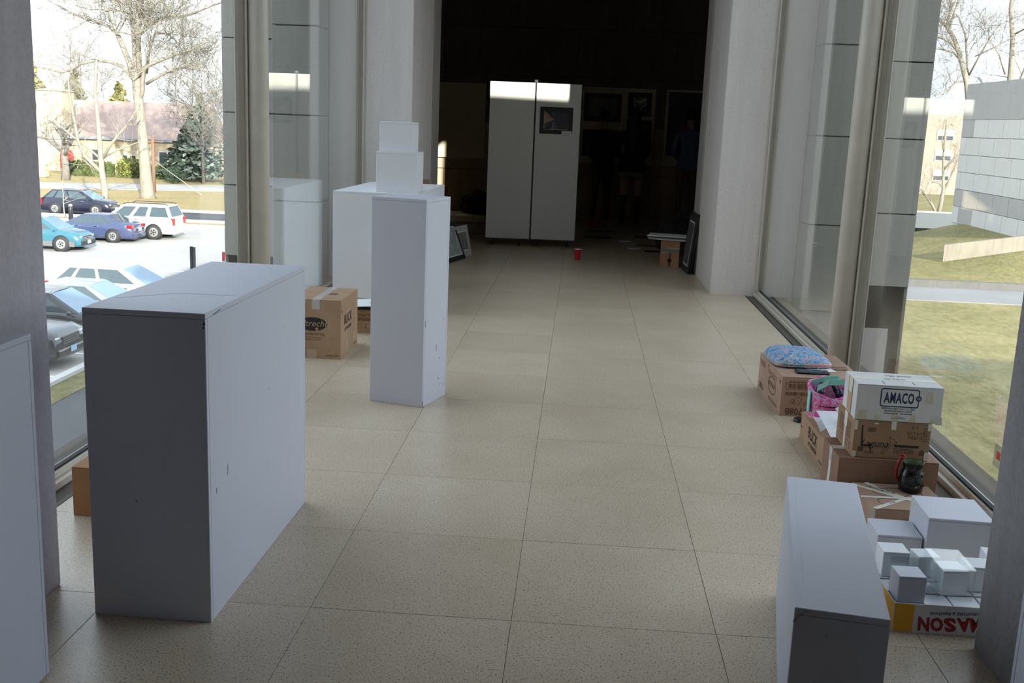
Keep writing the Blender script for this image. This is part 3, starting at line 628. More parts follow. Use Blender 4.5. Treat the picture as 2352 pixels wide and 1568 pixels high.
# ------------------------------------------------------------------ buildings far away
brick = NB('orange_brick'); bt = brick.n('ShaderNodeTexBrick'); bt.inputs['Scale'].default_value = 2.2
bt.inputs['Color1'].default_value = (0.36, 0.115, 0.06, 1); bt.inputs['Color2'].default_value = (0.29, 0.085, 0.045, 1); bt.inputs['Mortar'].default_value = (0.36, 0.28, 0.23, 1)
brick.l(brick.coords((1, 1, 1)), bt.inputs['Vector']); brickm = brick.pbr(bt.outputs['Color'], 0.9)
winm = plain('dark_window_glass', (0.06, 0.07, 0.08), 0.1); wframe = plain('white_window_frame', (0.75, 0.74, 0.70), 0.6)
bb = thing('brick_building', 'orange brick building with white framed windows far behind the red car', 'building', (63.5, 194, -8.1))
MB().box(-14, 14, 0, 12, 0, 15).build('wall', brickm, bb); MB().box(-14.3, 14.3, -0.3, 12, 15, 15.5).build('roof', kerbm, bb)
for zz in (2.4, 5.9, 9.4):
    for xx in (-9, -4.5, 0.5, 5, 9.5):
        wn = MB().box(xx-1.5, xx+1.5, -0.15, 0, zz, zz+1.9).build('window', wframe, bb)
        MB().box(xx-1.3, xx+1.3, -0.2, -0.15, zz+0.15, zz+0.9).build('pane', winm, wn); MB().box(xx-1.3, xx+1.3, -0.2, -0.15, zz+1.0, zz+1.75).build('pane', plain('pale_blind', (0.7, 0.68, 0.62), 0.6), wn)
chs = concrete('church_stone', (0.62, 0.50, 0.33), 0.12); roofm = concrete('brown_roof_tiles', (0.40, 0.28, 0.24), 0.15)
ch = thing('church', 'yellow stone church with brown roof and square tower across the street', 'church', (-50, 112, GZ))
MB().box(-9.5, 8.0, 0, 13, 0, 3.65).build('wall', chs, ch)
MB().add([(-9.7, -0.5, 3.6), (8.3, -0.5, 3.6), (8.3, 13.5, 3.6), (-9.7, 13.5, 3.6), (-9.7, 6.5, 7.6), (8.3, 6.5, 7.6)], [(0, 1, 5, 4), (2, 3, 4, 5), (1, 2, 5), (3, 0, 4), (3, 2, 1, 0)]).build('roof', roofm, ch)
MB().box(-9.6, 8.2, -0.55, -0.4, 3.5, 3.72).build('gutter', plain('blue_grey_gutter', (0.25, 0.28, 0.33), 0.5), ch)
MB().box(-8.0, -5.2, -1.2, 1.6, 0, 8.4).build('tower', chs, ch)
MB().add([(-8.2, -1.4, 8.4), (-5.0, -1.4, 8.4), (-5.0, 1.8, 8.4), (-8.2, 1.8, 8.4), (-6.6, 0.2, 8.8)], [(0, 1, 4), (1, 2, 4), (2, 3, 4), (3, 0, 4), (3, 2, 1, 0)]).build('tower_roof', chs, ch)
MB().box(-13, -8.0, -1.6, 6, 0, 4.2).build('porch_wall', chs, ch)
MB().add([(-13.3, -1.9, 4.2), (-7.9, -1.9, 4.2), (-7.9, 6, 4.2), (-13.3, 6, 4.2), (-10.6, -1.9, 6.1), (-10.6, 6, 6.1)], [(0, 1, 4), (1, 2, 5, 4), (2, 3, 5), (3, 0, 4, 5), (3, 2, 1, 0)]).build('porch_roof', roofm, ch)
MB().prism([(-5.6, 0.3), (-4.7, 0.3), (-4.7, 1.8), (-5.15, 2.3), (-5.6, 1.8)], -1.35, -0.02).build('door', plain('red_door_paint', (0.50, 0.03, 0.03), 0.5), ch)
for xx, zz, w_, h_ in ((-11.7, 1.0, 0.7, 1.3), (-2.3, 1.3, 0.6, 1.1), (1.0, 1.0, 0.5, 0.9), (1.9, 1.0, 0.5, 0.9), (5.2, 1.2, 0.8, 1.2)):
    yy = -1.6 if xx < -8 else 0
    wn = MB().box(xx-w_/2-0.1, xx+w_/2+0.1, yy-0.12, yy, zz-0.1, zz+h_+0.1).build('window', wframe, ch); MB().box(xx-w_/2, xx+w_/2, yy-0.16, yy-0.12, zz, zz+h_).build('pane', winm, wn)
for xx in (-0.1, 2.6, 4.0, 7.2): MB().box(xx-0.14, xx+0.14, -0.3, 0, 0, 2.9).build('buttress', chs, ch)
up = thing('utility_pole', 'brown wooden utility pole beside the sycamore trunk', 'pole', (-36.1, 88, GZ)); woodp = plain('brown_pole_wood', (0.22, 0.13, 0.09), 0.9)
MB().tube([(0, 0, 0), (0, 0, 4.7)], [0.16, 0.13], 8).build('pole', woodp, up); MB().box(-0.9, 0.9, -0.06, 0.06, 4.15, 4.27).build('crossarm', woodp, up)
MB().tube([(0, 0, 4.2), (12, -4, 3.9), (25, -7, 4.6)], 0.025, 4).build('wire', blackm, up); MB().tube([(0, 0, 4.3), (-14, 3, 3.9), (-30, 6, 4.4)], 0.025, 4).build('wire', blackm, up)
MB().tube([(0.15, 0, 2.6), (4.5, -1, 0)], 0.025, 4).build('guy_wire', plain('grey_wire', (0.5, 0.5, 0.5), 0.4), up)
sp = thing('sign_post', 'black signpost with a small sign seen edge-on behind the large plinth', 'sign', (-13.55, 36.4, GZ))
MB().tube([(0, 0, 0), (0, 0, 2.2)], 0.055, 8).build('post', blackm, sp); MB().box(-0.13, -0.06, -0.06, 0.06, 1.3, 2.22).build('sign_panel', blackm, sp)
bo = thing('bollard', 'dark bollard with a white cap in the strip beyond the lot', 'bollard', (-30.6, 61.9, GZ)); MB().lathe([(0.14, 0), (0.13, 0.9), (0.10, 1.0)], 12).build('post', blackm, bo); MB().lathe([(0.11, 1.0), (0.11, 1.1), (0.02, 1.14)], 12).build('cap', wframe, bo)
auto_tree('sapling', 'slim staked sapling in front of the navy car', (-31.8, 63.6, GZ), 3.2, 0.8, bark, depth=1, dens=3, nl=4, r0=0.05)
ms = thing('stone_gate_post', 'short sandstone gate post in front of the church', 'post', (-52.3, 100.5, GZ)); MB().box(-0.45, 0.45, -0.4, 0.4, 0, 1.15).build('shaft', chs, ms, 0.05); MB().box(-0.5, 0.5, -0.45, 0.45, 1.15, 1.3).build('capstone', chs, ms, 0.03)

# ------------------------------------------------------------------ cars
carglass = plain('tinted_car_glass', (0.05, 0.075, 0.09), 0.06, spec=0.8); chrome = plain('chrome', (0.7, 0.7, 0.7), 0.15, 1.0); tyre = plain('tyre_rubber', (0.03, 0.03, 0.03), 0.85); alloy = plain('alloy_wheel', (0.55, 0.55, 0.55), 0.3, 0.8)
taill = plain('tail_light', (0.45, 0.01, 0.015), 0.15); headl = plain('head_light', (0.75, 0.76, 0.78), 0.1); plate = plain('number_plate', (0.70, 0.74, 0.78), 0.5); plateb = plain('blue_number_plate', (0.30, 0.50, 0.68), 0.5); trimb = plain('black_car_trim', (0.02, 0.02, 0.022), 0.5)
def car(label, paint, kind, loc, rz, plate_m=None, cat='car', roofrack=False, lower=None):
    o = thing('car', label, cat, loc, rz, 'cars in the parking lot')
    if kind == 'sedan': L_, W_, H_, belt, zb = 4.75, 1.82, 1.45, 0.93, 0.20; prof = [(-2.375, 0.62, 0.86), (-2.3, 0.98, 0.9), (-1.75, 1.04, 0.97), (-0.9, 0.99, 1.0), (0.9, 0.97, 1.0), (1.2, 0.95, 0.99), (1.95, 0.82, 0.95), (2.28, 0.70, 0.88), (2.375, 0.55, 0.80)]; cab = (-1.95, -1.0, 0.35, 1.30)
    elif kind == 'cross': L_, W_, H_, belt, zb = 4.6, 1.86, 1.62, 1.02, 0.24; prof = [(-2.3, 0.70, 0.86), (-2.25, 1.06, 0.92), (-1.7, 1.10, 0.98), (-0.8, 1.07, 1.0), (0.9, 1.05, 1.0), (1.15, 1.03, 0.99), (1.9, 0.92, 0.95), (2.2, 0.80, 0.88), (2.3, 0.62, 0.80)]; cab = (-2.2, -1.55, 0.30, 1.30)
    else: L_, W_, H_, belt, zb = 5.0, 1.98, 1.85, 1.16, 0.30; prof = [(-2.5, 0.78, 0.94), (-2.46, 1.18, 0.97), (-1.8, 1.19, 1.0), (-0.8, 1.18, 1.0), (0.95, 1.16, 1.0), (1.2, 1.14, 1.0), (2.1, 1.06, 0.97), (2.42, 0.95, 0.92), (2.5, 0.75, 0.88)]; cab = (-2.42, -2.15, 0.35, 1.25)
    hw = W_/2; rings = []
    for x, zt, wf in prof:
        w_ = hw*wf; half = [(w_*0.90, zb), (w_, zb+0.14), (w_*1.01, zb+0.35), (w_*0.985, zt-0.10), (w_*0.93, zt-0.02), (w_*0.6, zt+0.012)]
        rings.append([Vector((x, y, z)) for y, z in half]+[Vector((x, -y, z)) for y, z in reversed(half)])
    MB().loft(rings).build('body', paint, o)
    if lower: MB().box(-L_/2+0.25, L_/2-0.25, -hw-0.012, hw+0.012, zb, zb+0.26).build('lower_cladding', lower, o, 0.02)
    xb0, xr0, xr1, xb1 = cab; wb, wr = hw*0.93, hw*0.74
    lo = [(xb0, wb*0.95, belt), (xb1, wb*0.95, belt-0.02)]; hi = [(xr0, wr, H_-0.03), (xr1, wr, H_-0.04)]
    A = Vector((xb0, -wb, belt)); Bq = Vector((xb1, -wb, belt-0.03)); Cq = Vector((xr1, -wr, H_-0.05)); Dq = Vector((xr0, -wr, H_-0.04))
    def mir(p): return Vector((p.x, -p.y, p.z))
    MB().add([A, Bq, Cq, Dq, mir(A), mir(Bq), mir(Cq), mir(Dq)], [(0, 1, 2, 3), (7, 6, 5, 4), (1, 5, 6, 2), (4, 0, 3, 7), (3, 2, 6, 7), (0, 4, 5, 1)]).build('cabin', paint, o, 0.03)
    rg = []
    for t in (0, 0.15, 0.5, 0.85, 1.0):
        x = xr0-0.06+(xr1-xr0+0.14)*t; bulge = 0.045*math.sin(PI*t)
        rg.append([Vector((x, y*wr, H_-0.05+bulge-0.05*abs(y)**3)) for y in (-1.02, -0.6, 0, 0.6, 1.02)]+[Vector((x, y*wr, H_-0.09)) for y in (1.02, -1.02)])
    MB().loft(rg).build('roof', paint, o)
    def pane(name, q, m, off):
        nrm = (q[1]-q[0]).cross(q[3]-q[0]).normalized(); cen = sum(q, Vector())/4
        if nrm.dot(cen-Vector((0, 0, 0.6))) < 0: nrm = -nrm
        MB().add([p+nrm*0.002 for p in q]+[p+nrm*off for p in q], [(0, 1, 2, 3), (4, 5, 6, 7), (0, 1, 5, 4), (1, 2, 6, 5), (2, 3, 7, 6), (3, 0, 4, 7)]).build(name, m, o)
    def bil(a, b2, c_, d_, u, v): return a.lerp(b2, u).lerp(d_.lerp(c_, u), v)
    for sgn in (0, 1):
        a, b2, c_, d_ = (A, Bq, Cq, Dq) if sgn == 0 else (mir(A), mir(Bq), mir(Cq), mir(Dq))
        sp_ = [(0.06, 0.20), (0.24, 0.50), (0.54, 0.90)] if kind != 'sedan' else [(0.10, 0.22), (0.25, 0.52), (0.56, 0.90)]
        if kind == 'suv': sp_ = [(0.04, 0.34), (0.40, 0.60), (0.66, 0.93)]
        for (u0, u1) in sp_: pane('side_window', [bil(a, b2, c_, d_, u0, 0.10), bil(a, b2, c_, d_, u1, 0.10), bil(a, b2, c_, d_, u1*0.98+0.01, 0.88), bil(a, b2, c_, d_, u0*0.98+0.02, 0.88)], carglass, 0.012)
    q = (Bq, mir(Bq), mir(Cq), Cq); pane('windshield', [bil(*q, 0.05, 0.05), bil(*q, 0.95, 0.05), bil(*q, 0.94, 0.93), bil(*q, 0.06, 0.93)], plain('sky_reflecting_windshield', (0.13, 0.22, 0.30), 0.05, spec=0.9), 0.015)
    q = (A, mir(A), mir(Dq), Dq); pane('rear_window', [bil(*q, 0.07, 0.12), bil(*q, 0.93, 0.12), bil(*q, 0.92, 0.92), bil(*q, 0.08, 0.92)], carglass, 0.015)
    rw = 0.335 if kind == 'sedan' else 0.36 if kind == 'cross' else 0.395
    for x in (-L_*0.285, L_*0.30):
        for s_ in (-1, 1):
            T = Matrix.Translation((x, s_*(hw-0.09), rw)) @ Matrix.Rotation(PI/2, 4, 'X')
            MB().lathe([(rw+0.07, -0.105), (rw+0.07, 0.105)], 20, T=T).build('wheel_arch', trimb, o)
            wl = MB().lathe([(rw*0.62, -0.12), (rw*0.95, -0.12), (rw, -0.09), (rw, 0.09), (rw*0.95, 0.12), (rw*0.62, 0.12)], 22, T=T).build('wheel', tyre, o)
            rm = MB(); sd = 1 if s_ < 0 else -1
            rm.lathe([(0.02, sd*0.115), (rw*0.64, sd*0.118), (rw*0.64, sd*0.125), (rw*0.57, sd*0.13), (0.02, sd*0.10)], 20, T=T)
            for k in range(5):
                a_ = 2*PI*k/5; rm.box(0.0, rw*0.6, -0.03, 0.03, min(sd*0.118, sd*0.137), max(sd*0.118, sd*0.137), T @ Matrix.Rotation(a_, 4, 'Z'))
            rm.build('rim', alloy, wl)
    zf = prof[-2][1]
    for s_ in (-1, 1):
        MB().box(L_/2-0.36, L_/2-0.04, *sorted((s_*(hw*0.50), s_*(hw*0.80))), zf-0.17, zf-0.05).build('headlight', headl, o, 0.03)
        zt = prof[1][1]; tl = (zt-0.42, zt-0.02) if kind != 'sedan' else (zt-0.22, zt-0.06)
        MB().box(-L_/2-0.005, -L_/2+0.30 if kind == 'sedan' else -L_/2+0.12, *sorted((s_*hw*0.60, s_*hw*0.955)), *tl).build('tail_light', taill, o, 0.02)
        MB().ico((xb1-0.22, s_*(hw+0.10), belt+0.03), 0.10, 1, (0.8, 1, 0.75)).build('wing_mirror', paint, o)
        for x in (-0.55, 0.45): MB().box(x, x+0.18, *sorted((s_*(hw*0.985), s_*(hw+0.02))), belt-0.13, belt-0.10).build('door_handle', chrome, o)
    g = MB().box(L_/2-0.05, L_/2+0.01, -hw*0.48, hw*0.48, zf-0.30, zf-0.08).build('grille', trimb, o, 0.01)
    for k in range(3): MB().box(L_/2, L_/2+0.02, -hw*0.46, hw*0.46, zf-0.28+0.065*k, zf-0.25+0.065*k).build('grille_bar', chrome, g)
    MB().box(L_/2-0.02, L_/2+0.06, -hw*0.80, hw*0.80, zb+0.06, zb+0.26).build('front_bumper', trimb if lower else paint, o, 0.03); MB().box(-L_/2-0.08, -L_/2+0.02, -hw*0.82, hw*0.82, zb+0.05, zb+0.30).build('rear_bumper', paint, o, 0.03)
    MB().box(L_/2+0.06, L_/2+0.075, -0.16, 0.16, zb+0.12, zb+0.28).build('number_plate', plate_m or plate, o); MB().box(-L_/2-0.095, -L_/2-0.08, -0.16, 0.16, 0.60, 0.76).build('number_plate', plate, o)
    if roofrack:
        for s_ in (-1, 1): MB().tube([(xr0+0.05, s_*wr*0.85, H_), (xr0+0.2, s_*wr*0.85, H_+0.06), (xr1-0.2, s_*wr*0.85, H_+0.06), (xr1, s_*wr*0.85, H_-0.02)], 0.02, 6).build('roof_rail', trimb, o)
    return o
def paintm(name, c): return plain(name, c, 0.22, var=0.02, coat=0.6)
p_white = paintm('white_car_paint', (0.78, 0.78, 0.76)); p_cream = paintm('cream_car_paint', (0.74, 0.71, 0.62)); p_teal = paintm('teal_car_paint', (0.03, 0.13, 0.18)); p_blue = paintm('slate_blue_car_paint', (0.045, 0.06, 0.13)); p_navy = paintm('navy_car_paint', (0.010, 0.012, 0.030)); p_silver = paintm('silver_blue_car_paint', (0.22, 0.25, 0.34)); p_grey = paintm('graphite_car_paint', (0.022, 0.024, 0.033)); p_red = paintm('red_car_paint', (0.50, 0.015, 0.03)); greytrim = plain('grey_car_cladding', (0.12, 0.12, 0.13), 0.6)
car('navy crossover driving along the lane beyond the lot', p_navy, 'cross', (-32.6, 67.4, GZ), 0.0)
car('teal crossover with grey lower cladding cut off by the left pier', p_teal, 'cross', (-26.3, 50.2, GZ), 0.0, lower=greytrim)
car('slate blue sedan with its tail towards the right', p_blue, 'sedan', (-25.6, 54.4, GZ), PI)
car('white full-size wagon with dark rear windows', p_cream, 'suv', (-24.35, 56.6, GZ), PI, roofrack=True)
car('white hatchback parked nose-in behind the large plinth', p_white, 'cross', (-15.85, 35.5, GZ), 0.0)
car('silver blue sedan parked beside the white hatchback', p_silver, 'sedan', (-15.8, 32.75, GZ), 0.0)
car('graphite sedan parked beside the silver blue sedan', p_grey, 'cross', (-15.65, 30.1, GZ), 0.0)
car('dark grey car with chrome grille and blue number plate at the pier edge', p_grey, 'suv', (-16.1, 27.2, GZ), 0.0, plateb)
car('white car peeking out behind the stone pier', p_white, 'cross', (-12.9, 45.0, GZ), 0.0)
rc = car('red hatchback seen from behind beyond the lawn', p_red, 'cross', (31.9, 95.6, -8.1), R(40))
rc['group'] = 'cars beyond the garden'
tk = thing('box_truck', 'white box trailer parked behind the red car', 'truck', (37.5, 109, -8.1))
MB().box(-4, 3.2, 0, 2.4, 0.75, 2.35).build('cargo_box', p_white, tk, 0.03)
for x in (-2.8, 1.8):
    for y in (0.15, 2.2): MB().lathe([(0.25, -0.12), (0.42, -0.12), (0.42, 0.12), (0.25, 0.12)], 18, T=Matrix.Translation((x, y, 0.42)) @ Matrix.Rotation(PI/2, 4, 'X')).build('wheel', tyre, tk)
MB().box(-3.8, 3.0, 0.3, 2.1, 0.55, 0.75).build('chassis', trimb, tk)

# ================================================================== INDOOR THINGS
def base_center(x, y, yaw, sx, sy):
    c, s = math.cos(yaw), math.sin(yaw); return (x+c*sx/2-s*sy/2, y+s*sx/2+c*sy/2)
def pedestal(name, label, x, y, yaw, sx, sy, sz, z0=0.0, m=None, cat='pedestal', group=None, t=0.016, bev=0.0015):
    cx, cy_ = base_center(x, y, yaw, sx, sy); o = thing(name, label, cat, (cx, cy_, z0), yaw, group); m = m or P('white'); g = 0.0006
    a, b = sx/2, sy/2
    MB().box(-a, a, -b, b, sz-t, sz).build('top_panel', m, o, bev)
    MB().box(-a, a, -b, -b+t, 0, sz-t-g).build('front_panel', m, o, bev); MB().box(-a, a, b-t, b, 0, sz-t-g).build('back_panel', m, o, bev)
    MB().box(-a, -a+t, -b+t, b-t, 0, sz-t-g).build('side_panel', m, o, bev); MB().box(a-t, a, -b+t, b-t, 0, sz-t-g).build('side_panel', m, o, bev)
    o['dims'] = (sx, sy, sz); return o
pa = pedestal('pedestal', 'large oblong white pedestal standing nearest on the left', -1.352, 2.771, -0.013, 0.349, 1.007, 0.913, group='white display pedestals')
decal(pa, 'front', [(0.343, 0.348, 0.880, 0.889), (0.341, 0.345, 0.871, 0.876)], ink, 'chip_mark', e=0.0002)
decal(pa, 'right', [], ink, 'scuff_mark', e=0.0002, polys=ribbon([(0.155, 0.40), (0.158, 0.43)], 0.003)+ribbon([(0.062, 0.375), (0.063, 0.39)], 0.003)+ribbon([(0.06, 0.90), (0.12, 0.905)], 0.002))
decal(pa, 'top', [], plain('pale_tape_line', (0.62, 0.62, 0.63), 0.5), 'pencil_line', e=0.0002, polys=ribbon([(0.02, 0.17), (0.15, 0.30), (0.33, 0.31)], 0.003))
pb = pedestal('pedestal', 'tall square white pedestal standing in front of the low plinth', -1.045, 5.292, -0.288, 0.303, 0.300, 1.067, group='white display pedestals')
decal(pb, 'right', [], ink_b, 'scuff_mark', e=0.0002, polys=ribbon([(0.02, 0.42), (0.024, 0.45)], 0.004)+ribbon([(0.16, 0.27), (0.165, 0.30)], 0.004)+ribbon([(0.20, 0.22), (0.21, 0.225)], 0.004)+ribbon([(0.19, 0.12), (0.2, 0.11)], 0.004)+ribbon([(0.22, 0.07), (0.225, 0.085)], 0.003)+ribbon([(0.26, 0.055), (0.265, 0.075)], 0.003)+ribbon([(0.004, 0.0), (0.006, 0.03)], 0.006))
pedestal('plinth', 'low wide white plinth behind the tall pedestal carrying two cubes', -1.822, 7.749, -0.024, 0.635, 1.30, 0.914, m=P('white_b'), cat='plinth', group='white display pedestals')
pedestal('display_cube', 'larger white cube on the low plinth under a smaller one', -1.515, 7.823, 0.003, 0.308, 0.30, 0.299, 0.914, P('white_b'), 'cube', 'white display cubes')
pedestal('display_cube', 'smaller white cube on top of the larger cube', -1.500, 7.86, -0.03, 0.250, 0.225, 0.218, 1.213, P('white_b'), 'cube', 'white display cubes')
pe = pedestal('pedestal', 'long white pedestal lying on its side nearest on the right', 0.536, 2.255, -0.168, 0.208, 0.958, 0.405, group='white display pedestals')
decal(pe, 'top', [], plain('seam_line', (0.68, 0.68, 0.70), 0.4), 'seam_line', e=0.0002, polys=ribbon([(0.024, 0.03), (0.022, 0.90)], 0.0016))
decal(pe, 'front', [], plain('grey_scuff', (0.35, 0.33, 0.32), 0.7), 'scuff_mark', e=0.0002, polys=ribbon([(0.0, 0.37), (0.02, 0.395), (0.03, 0.40)], 0.003)+ribbon([(0.075, 0.345), (0.076, 0.352)], 0.003))
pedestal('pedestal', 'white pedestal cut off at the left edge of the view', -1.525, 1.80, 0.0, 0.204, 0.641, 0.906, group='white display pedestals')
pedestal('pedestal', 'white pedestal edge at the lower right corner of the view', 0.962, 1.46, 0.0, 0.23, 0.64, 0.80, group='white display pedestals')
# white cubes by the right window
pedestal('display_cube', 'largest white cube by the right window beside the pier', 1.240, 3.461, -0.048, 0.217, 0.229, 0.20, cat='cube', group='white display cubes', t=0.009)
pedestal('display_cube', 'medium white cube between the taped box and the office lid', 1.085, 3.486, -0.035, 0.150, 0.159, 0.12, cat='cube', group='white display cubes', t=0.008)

# ------------------------------------------------------------------ cardboard boxes
def carton(name, label, x, y, yaw, sx, sy, sz, z0=0.0, m=None, seam='x', tape=None, cat='box', group='cardboard boxes', t=0.004, open_top=False):
    cx, cy_ = base_center(x, y, yaw, sx, sy); o = thing(name, label, cat, (cx, cy_, z0), yaw, group); m = m or P('card'); a, b = sx/2, sy/2
    o['dims'] = (sx, sy, sz); zt = sz-t
    mb = MB(); mb.box(-a, a, -b, -b+t, 0, zt); mb.box(-a, a, b-t, b, 0, zt); mb.box(-a, -a+t, -b+t, b-t, 0, zt); mb.box(a-t, a, -b+t, b-t, 0, zt); mb.box(-a+t, a-t, -b+t, b-t, 0.0, t)
    # join the four walls and base as one folded sheet
    vs = []
    mb2 = MB(); O = [(-a, -b), (a, -b), (a, b), (-a, b)]; I = [(-a+t, -b+t), (a-t, -b+t), (a-t, b-t), (-a+t, b-t)]
    vv = [(p[0], p[1], 0) for p in O]+[(p[0], p[1], zt) for p in O]+[(p[0], p[1], zt) for p in I]+[(p[0], p[1], t) for p in I]
    ff_ = [(3, 2, 1, 0), (12, 13, 14, 15)]
    for i in range(4):
        j = (i+1) % 4; ff_ += [(i, j, 4+j, 4+i), (4+i, 4+j, 8+j, 8+i), (8+i, 8+j, 12+j, 12+i)]
    mb2.add(vv, ff_); mb2.build('body', m, o, 0.0012)
    if not open_top:
        g = 0.0012
        if seam == 'x':
            MB().box(-a, a, -b, -g, zt+0.0005, sz).build('flap', m, o, 0.0008); MB().box(-a, a, g, b, zt+0.0005, sz).build('flap', m, o, 0.0008)
        else:
            MB().box(-a, -g, -b, b, zt+0.0005, sz).build('flap', m, o, 0.0008); MB().box(g, a, -b, b, zt+0.0005, sz).build('flap', m, o, 0.0008)
        if tape:
            w_ = 0.024
            if seam == 'x': MB().box(-a-0.0006, a+0.0006, -w_, w_, sz, sz+0.0007).build('tape', tape, o); MB().box(-a-0.0009, -a, -w_, w_, sz-0.06, sz+0.0007).build('tape', tape, o); MB().box(a, a+0.0009, -w_, w_, sz-0.06, sz+0.0007).build('tape', tape, o)
            else: MB().box(-w_, w_, -b-0.0006, b+0.0006, sz, sz+0.0007).build('tape', tape, o); MB().box(-w_, w_, -b-0.0009, -b, sz-0.06, sz+0.0007).build('tape', tape, o)
    return o
def barcode(b, face, u0, u1, v0, v1, m=ink_b, n=26, name='barcode'):
    rc_ = []; x = u0
    while x < u1:
        w_ = random.uniform(0.2, 1.0)*(u1-u0)/n; rc_.append((x, min(x+w_, u1), v0, v1)); x += w_+random.uniform(0.3, 1.0)*(u1-u0)/n
    return decal(b, face, rc_, m, name)
def textlines(b, face, u0, u1, vs, h, m=ink_b, name='small_print'):
    rc_ = []
    for v in vs:
        x = u0
        while x < u1-0.004:
            w_ = random.uniform(0.006, 0.02)*(u1-u0)/0.1; rc_.append((x, min(x+w_, u1), v, v+h)); x += w_+0.003*(u1-u0)/0.1
    return decal(b, face, rc_, m, name)

# Utrecht / Blick box on the left
ub = carton('cardboard_box', 'tall brown carton with a black palette logo between the pedestals', -1.712, 6.189, 0.002, 0.308, 0.488, 0.364, seam='y', tape=tape_g)
dcl = decal(ub, 'front', [], ink, 'palette_logo', polys=[ell(0.135, 0.213, 0.088, 0.042, 36)]); decal(ub, 'front', [], P('card'), 'palette_notch', e=0.0009, polys=[[(0.150, 0.190), (0.165, 0.194), (0.172, 0.184), (0.160, 0.172), (0.152, 0.178)]])
lettering(ub, 'front', 'Utrecht', 0.136, 0.216, 0.055, plain('card_print_gap', (0.47, 0.30, 0.18), 0.7), shear=0.28, e=0.0011)
lettering(ub, 'front', 'Manufacturing', 0.135, 0.153, 0.030, ink_b, xs=0.85); lettering(ub, 'front', 'Brooklyn, New York', 0.135, 0.130, 0.013, ink_b); lettering(ub, 'front', 'Made in the USA', 0.135, 0.117, 0.013, ink_b)
lettering(ub, 'front', 'utrecht.com', 0.256, 0.022, 0.016, ink)
lettering(ub, 'right', 'BLICK', 0.20, 0.225, 0.085, ink, xs=0.95, bold=0.02); lettering(ub, 'right', 'art materials', 0.20, 0.170, 0.042, ink, xs=0.9)
decal(ub, 'right', [(0.010, 0.014, 0.29, 0.345), (0.010, 0.045, 0.288, 0.293)], ink, 'corner_mark'); lettering(ub, 'right', 'utrecht.com', 0.42, 0.022, 0.016, ink)
decal(ub, 'right', [(0.15, 0.20, 0.03, 0.10), (0.35, 0.41, 0.06, 0.14)], tape_c, 'tape_patch'); decal(ub, 'front', [(0.10, 0.16, 0.0, 0.055)], tape_c, 'tape_patch')
decal(ub, 'top', [(0.185, 0.235, 0.20, 0.26)], ink_b, 'printed_stamp', e=0.0002)
# box behind the pedestal with drawings on it
gb = carton('cardboard_box', 'brown carton with printed cups behind the palette carton', -1.62, 7.02, 0.03, 0.42, 0.36, 0.165, seam='x')
textlines(gb, 'front', 0.06, 0.40, (0.128, 0.118), 0.005); decal(gb, 'front', [(0.05, 0.42, 0.085, 0.108)], plain('brown_print_band', (0.20, 0.11, 0.07), 0.7), 'printed_band')
for cx in (0.12, 0.22, 0.33): decal(gb, 'front', [], ink_b, 'cup_drawing', polys=ribbon(ell(cx, 0.05, 0.024, 0.016, 16)+[(cx+0.024, 0.05)], 0.0025)+ribbon([(cx-0.024, 0.05), (cx-0.018, 0.018), (cx+0.018, 0.018), (cx+0.024, 0.05)], 0.0025))
for i, (dx, dy, rz, zz, m_) in enumerate(((0.02, -0.02, 0.10, 0.1665, blackm), (-0.02, 0.01, -0.2, 0.1800, grey_rail), (0.0, -0.02, 0.42, 0.1910, paper))):
    lab = ('black framed picture lying lowest on the printed carton', 'grey mounted print lying on the black framed picture', 'white drawing sheet lying askew on the printed carton')[i]
    o = thing(('framed_picture', 'mounted_print', 'drawing_sheet')[i], lab, 'picture', (-1.42+dx, 7.17+dy, zz), rz, 'pictures on the printed carton'); hh = 0.011 if i < 2 else 0.0015
    MB().box(-0.20, 0.20, -0.15, 0.15, 0, hh).build('sheet' if i else 'frame', m_, o, 0.001)
    if i == 2:
        o['dims'] = (0.40, 0.30, hh); decal(o, 'top', [], ink, 'pencil_drawing', e=0.0002, polys=ribbon(ell(0.26, 0.12, 0.06, 0.05, 14, 0.2, 3.4), 0.006)+ribbon(ell(0.28, 0.10, 0.08, 0.075, 14, 0.5, 3.0), 0.005)+ribbon([(0.01, 0.01), (0.39, 0.01)], 0.006))
        decal(o, 'top', [], redink, 'red_stroke', e=0.0002, polys=ribbon([(0.28, 0.05), (0.31, 0.06), (0.33, 0.055)], 0.003))
    else: MB().box(-0.16, 0.16, -0.11, 0.11, hh, hh+0.001).build('print', plain('dark_print', (0.05, 0.05, 0.055), 0.3), o)
# small box against the left window
lb = carton('cardboard_box', 'small brown carton standing against the left window sill', -1.772, 3.501, 0.0, 0.30, 0.34, 0.184, seam='y', tape=tape_w, m=cardboard_mat('orange_cardboard', (0.42, 0.20, 0.085)))
decal(lb, 'top', [(0.05, 0.14, 0.06, 0.16)], paper, 'shipping_label', e=0.0008); decal(lb, 'front', [(0.075, 0.10, 0.0, 0.11)], tape_w, 'tape_strip')
# open tall box behind the plinth
ob = carton('cardboard_box', 'tall dark carton with open flaps behind the low plinth', -1.62, 9.10, 0.05, 0.33, 0.33, 0.80, open_top=True, m=P('card_d'))
MB().box(-0.16, 0.16, -0.002, 0.002, 0, 0.16, Matrix.Translation((0, -0.163, 0.797)) @ Matrix.Rotation(R(12), 4, 'X')).build('flap', P('card_d'), ob); MB().box(-0.002, 0.002, -0.16, 0.16, 0, 0.12, Matrix.Translation((0.163, 0, 0.797)) @ Matrix.Rotation(R(50), 4, 'Y')).build('flap', P('card_d'), ob)

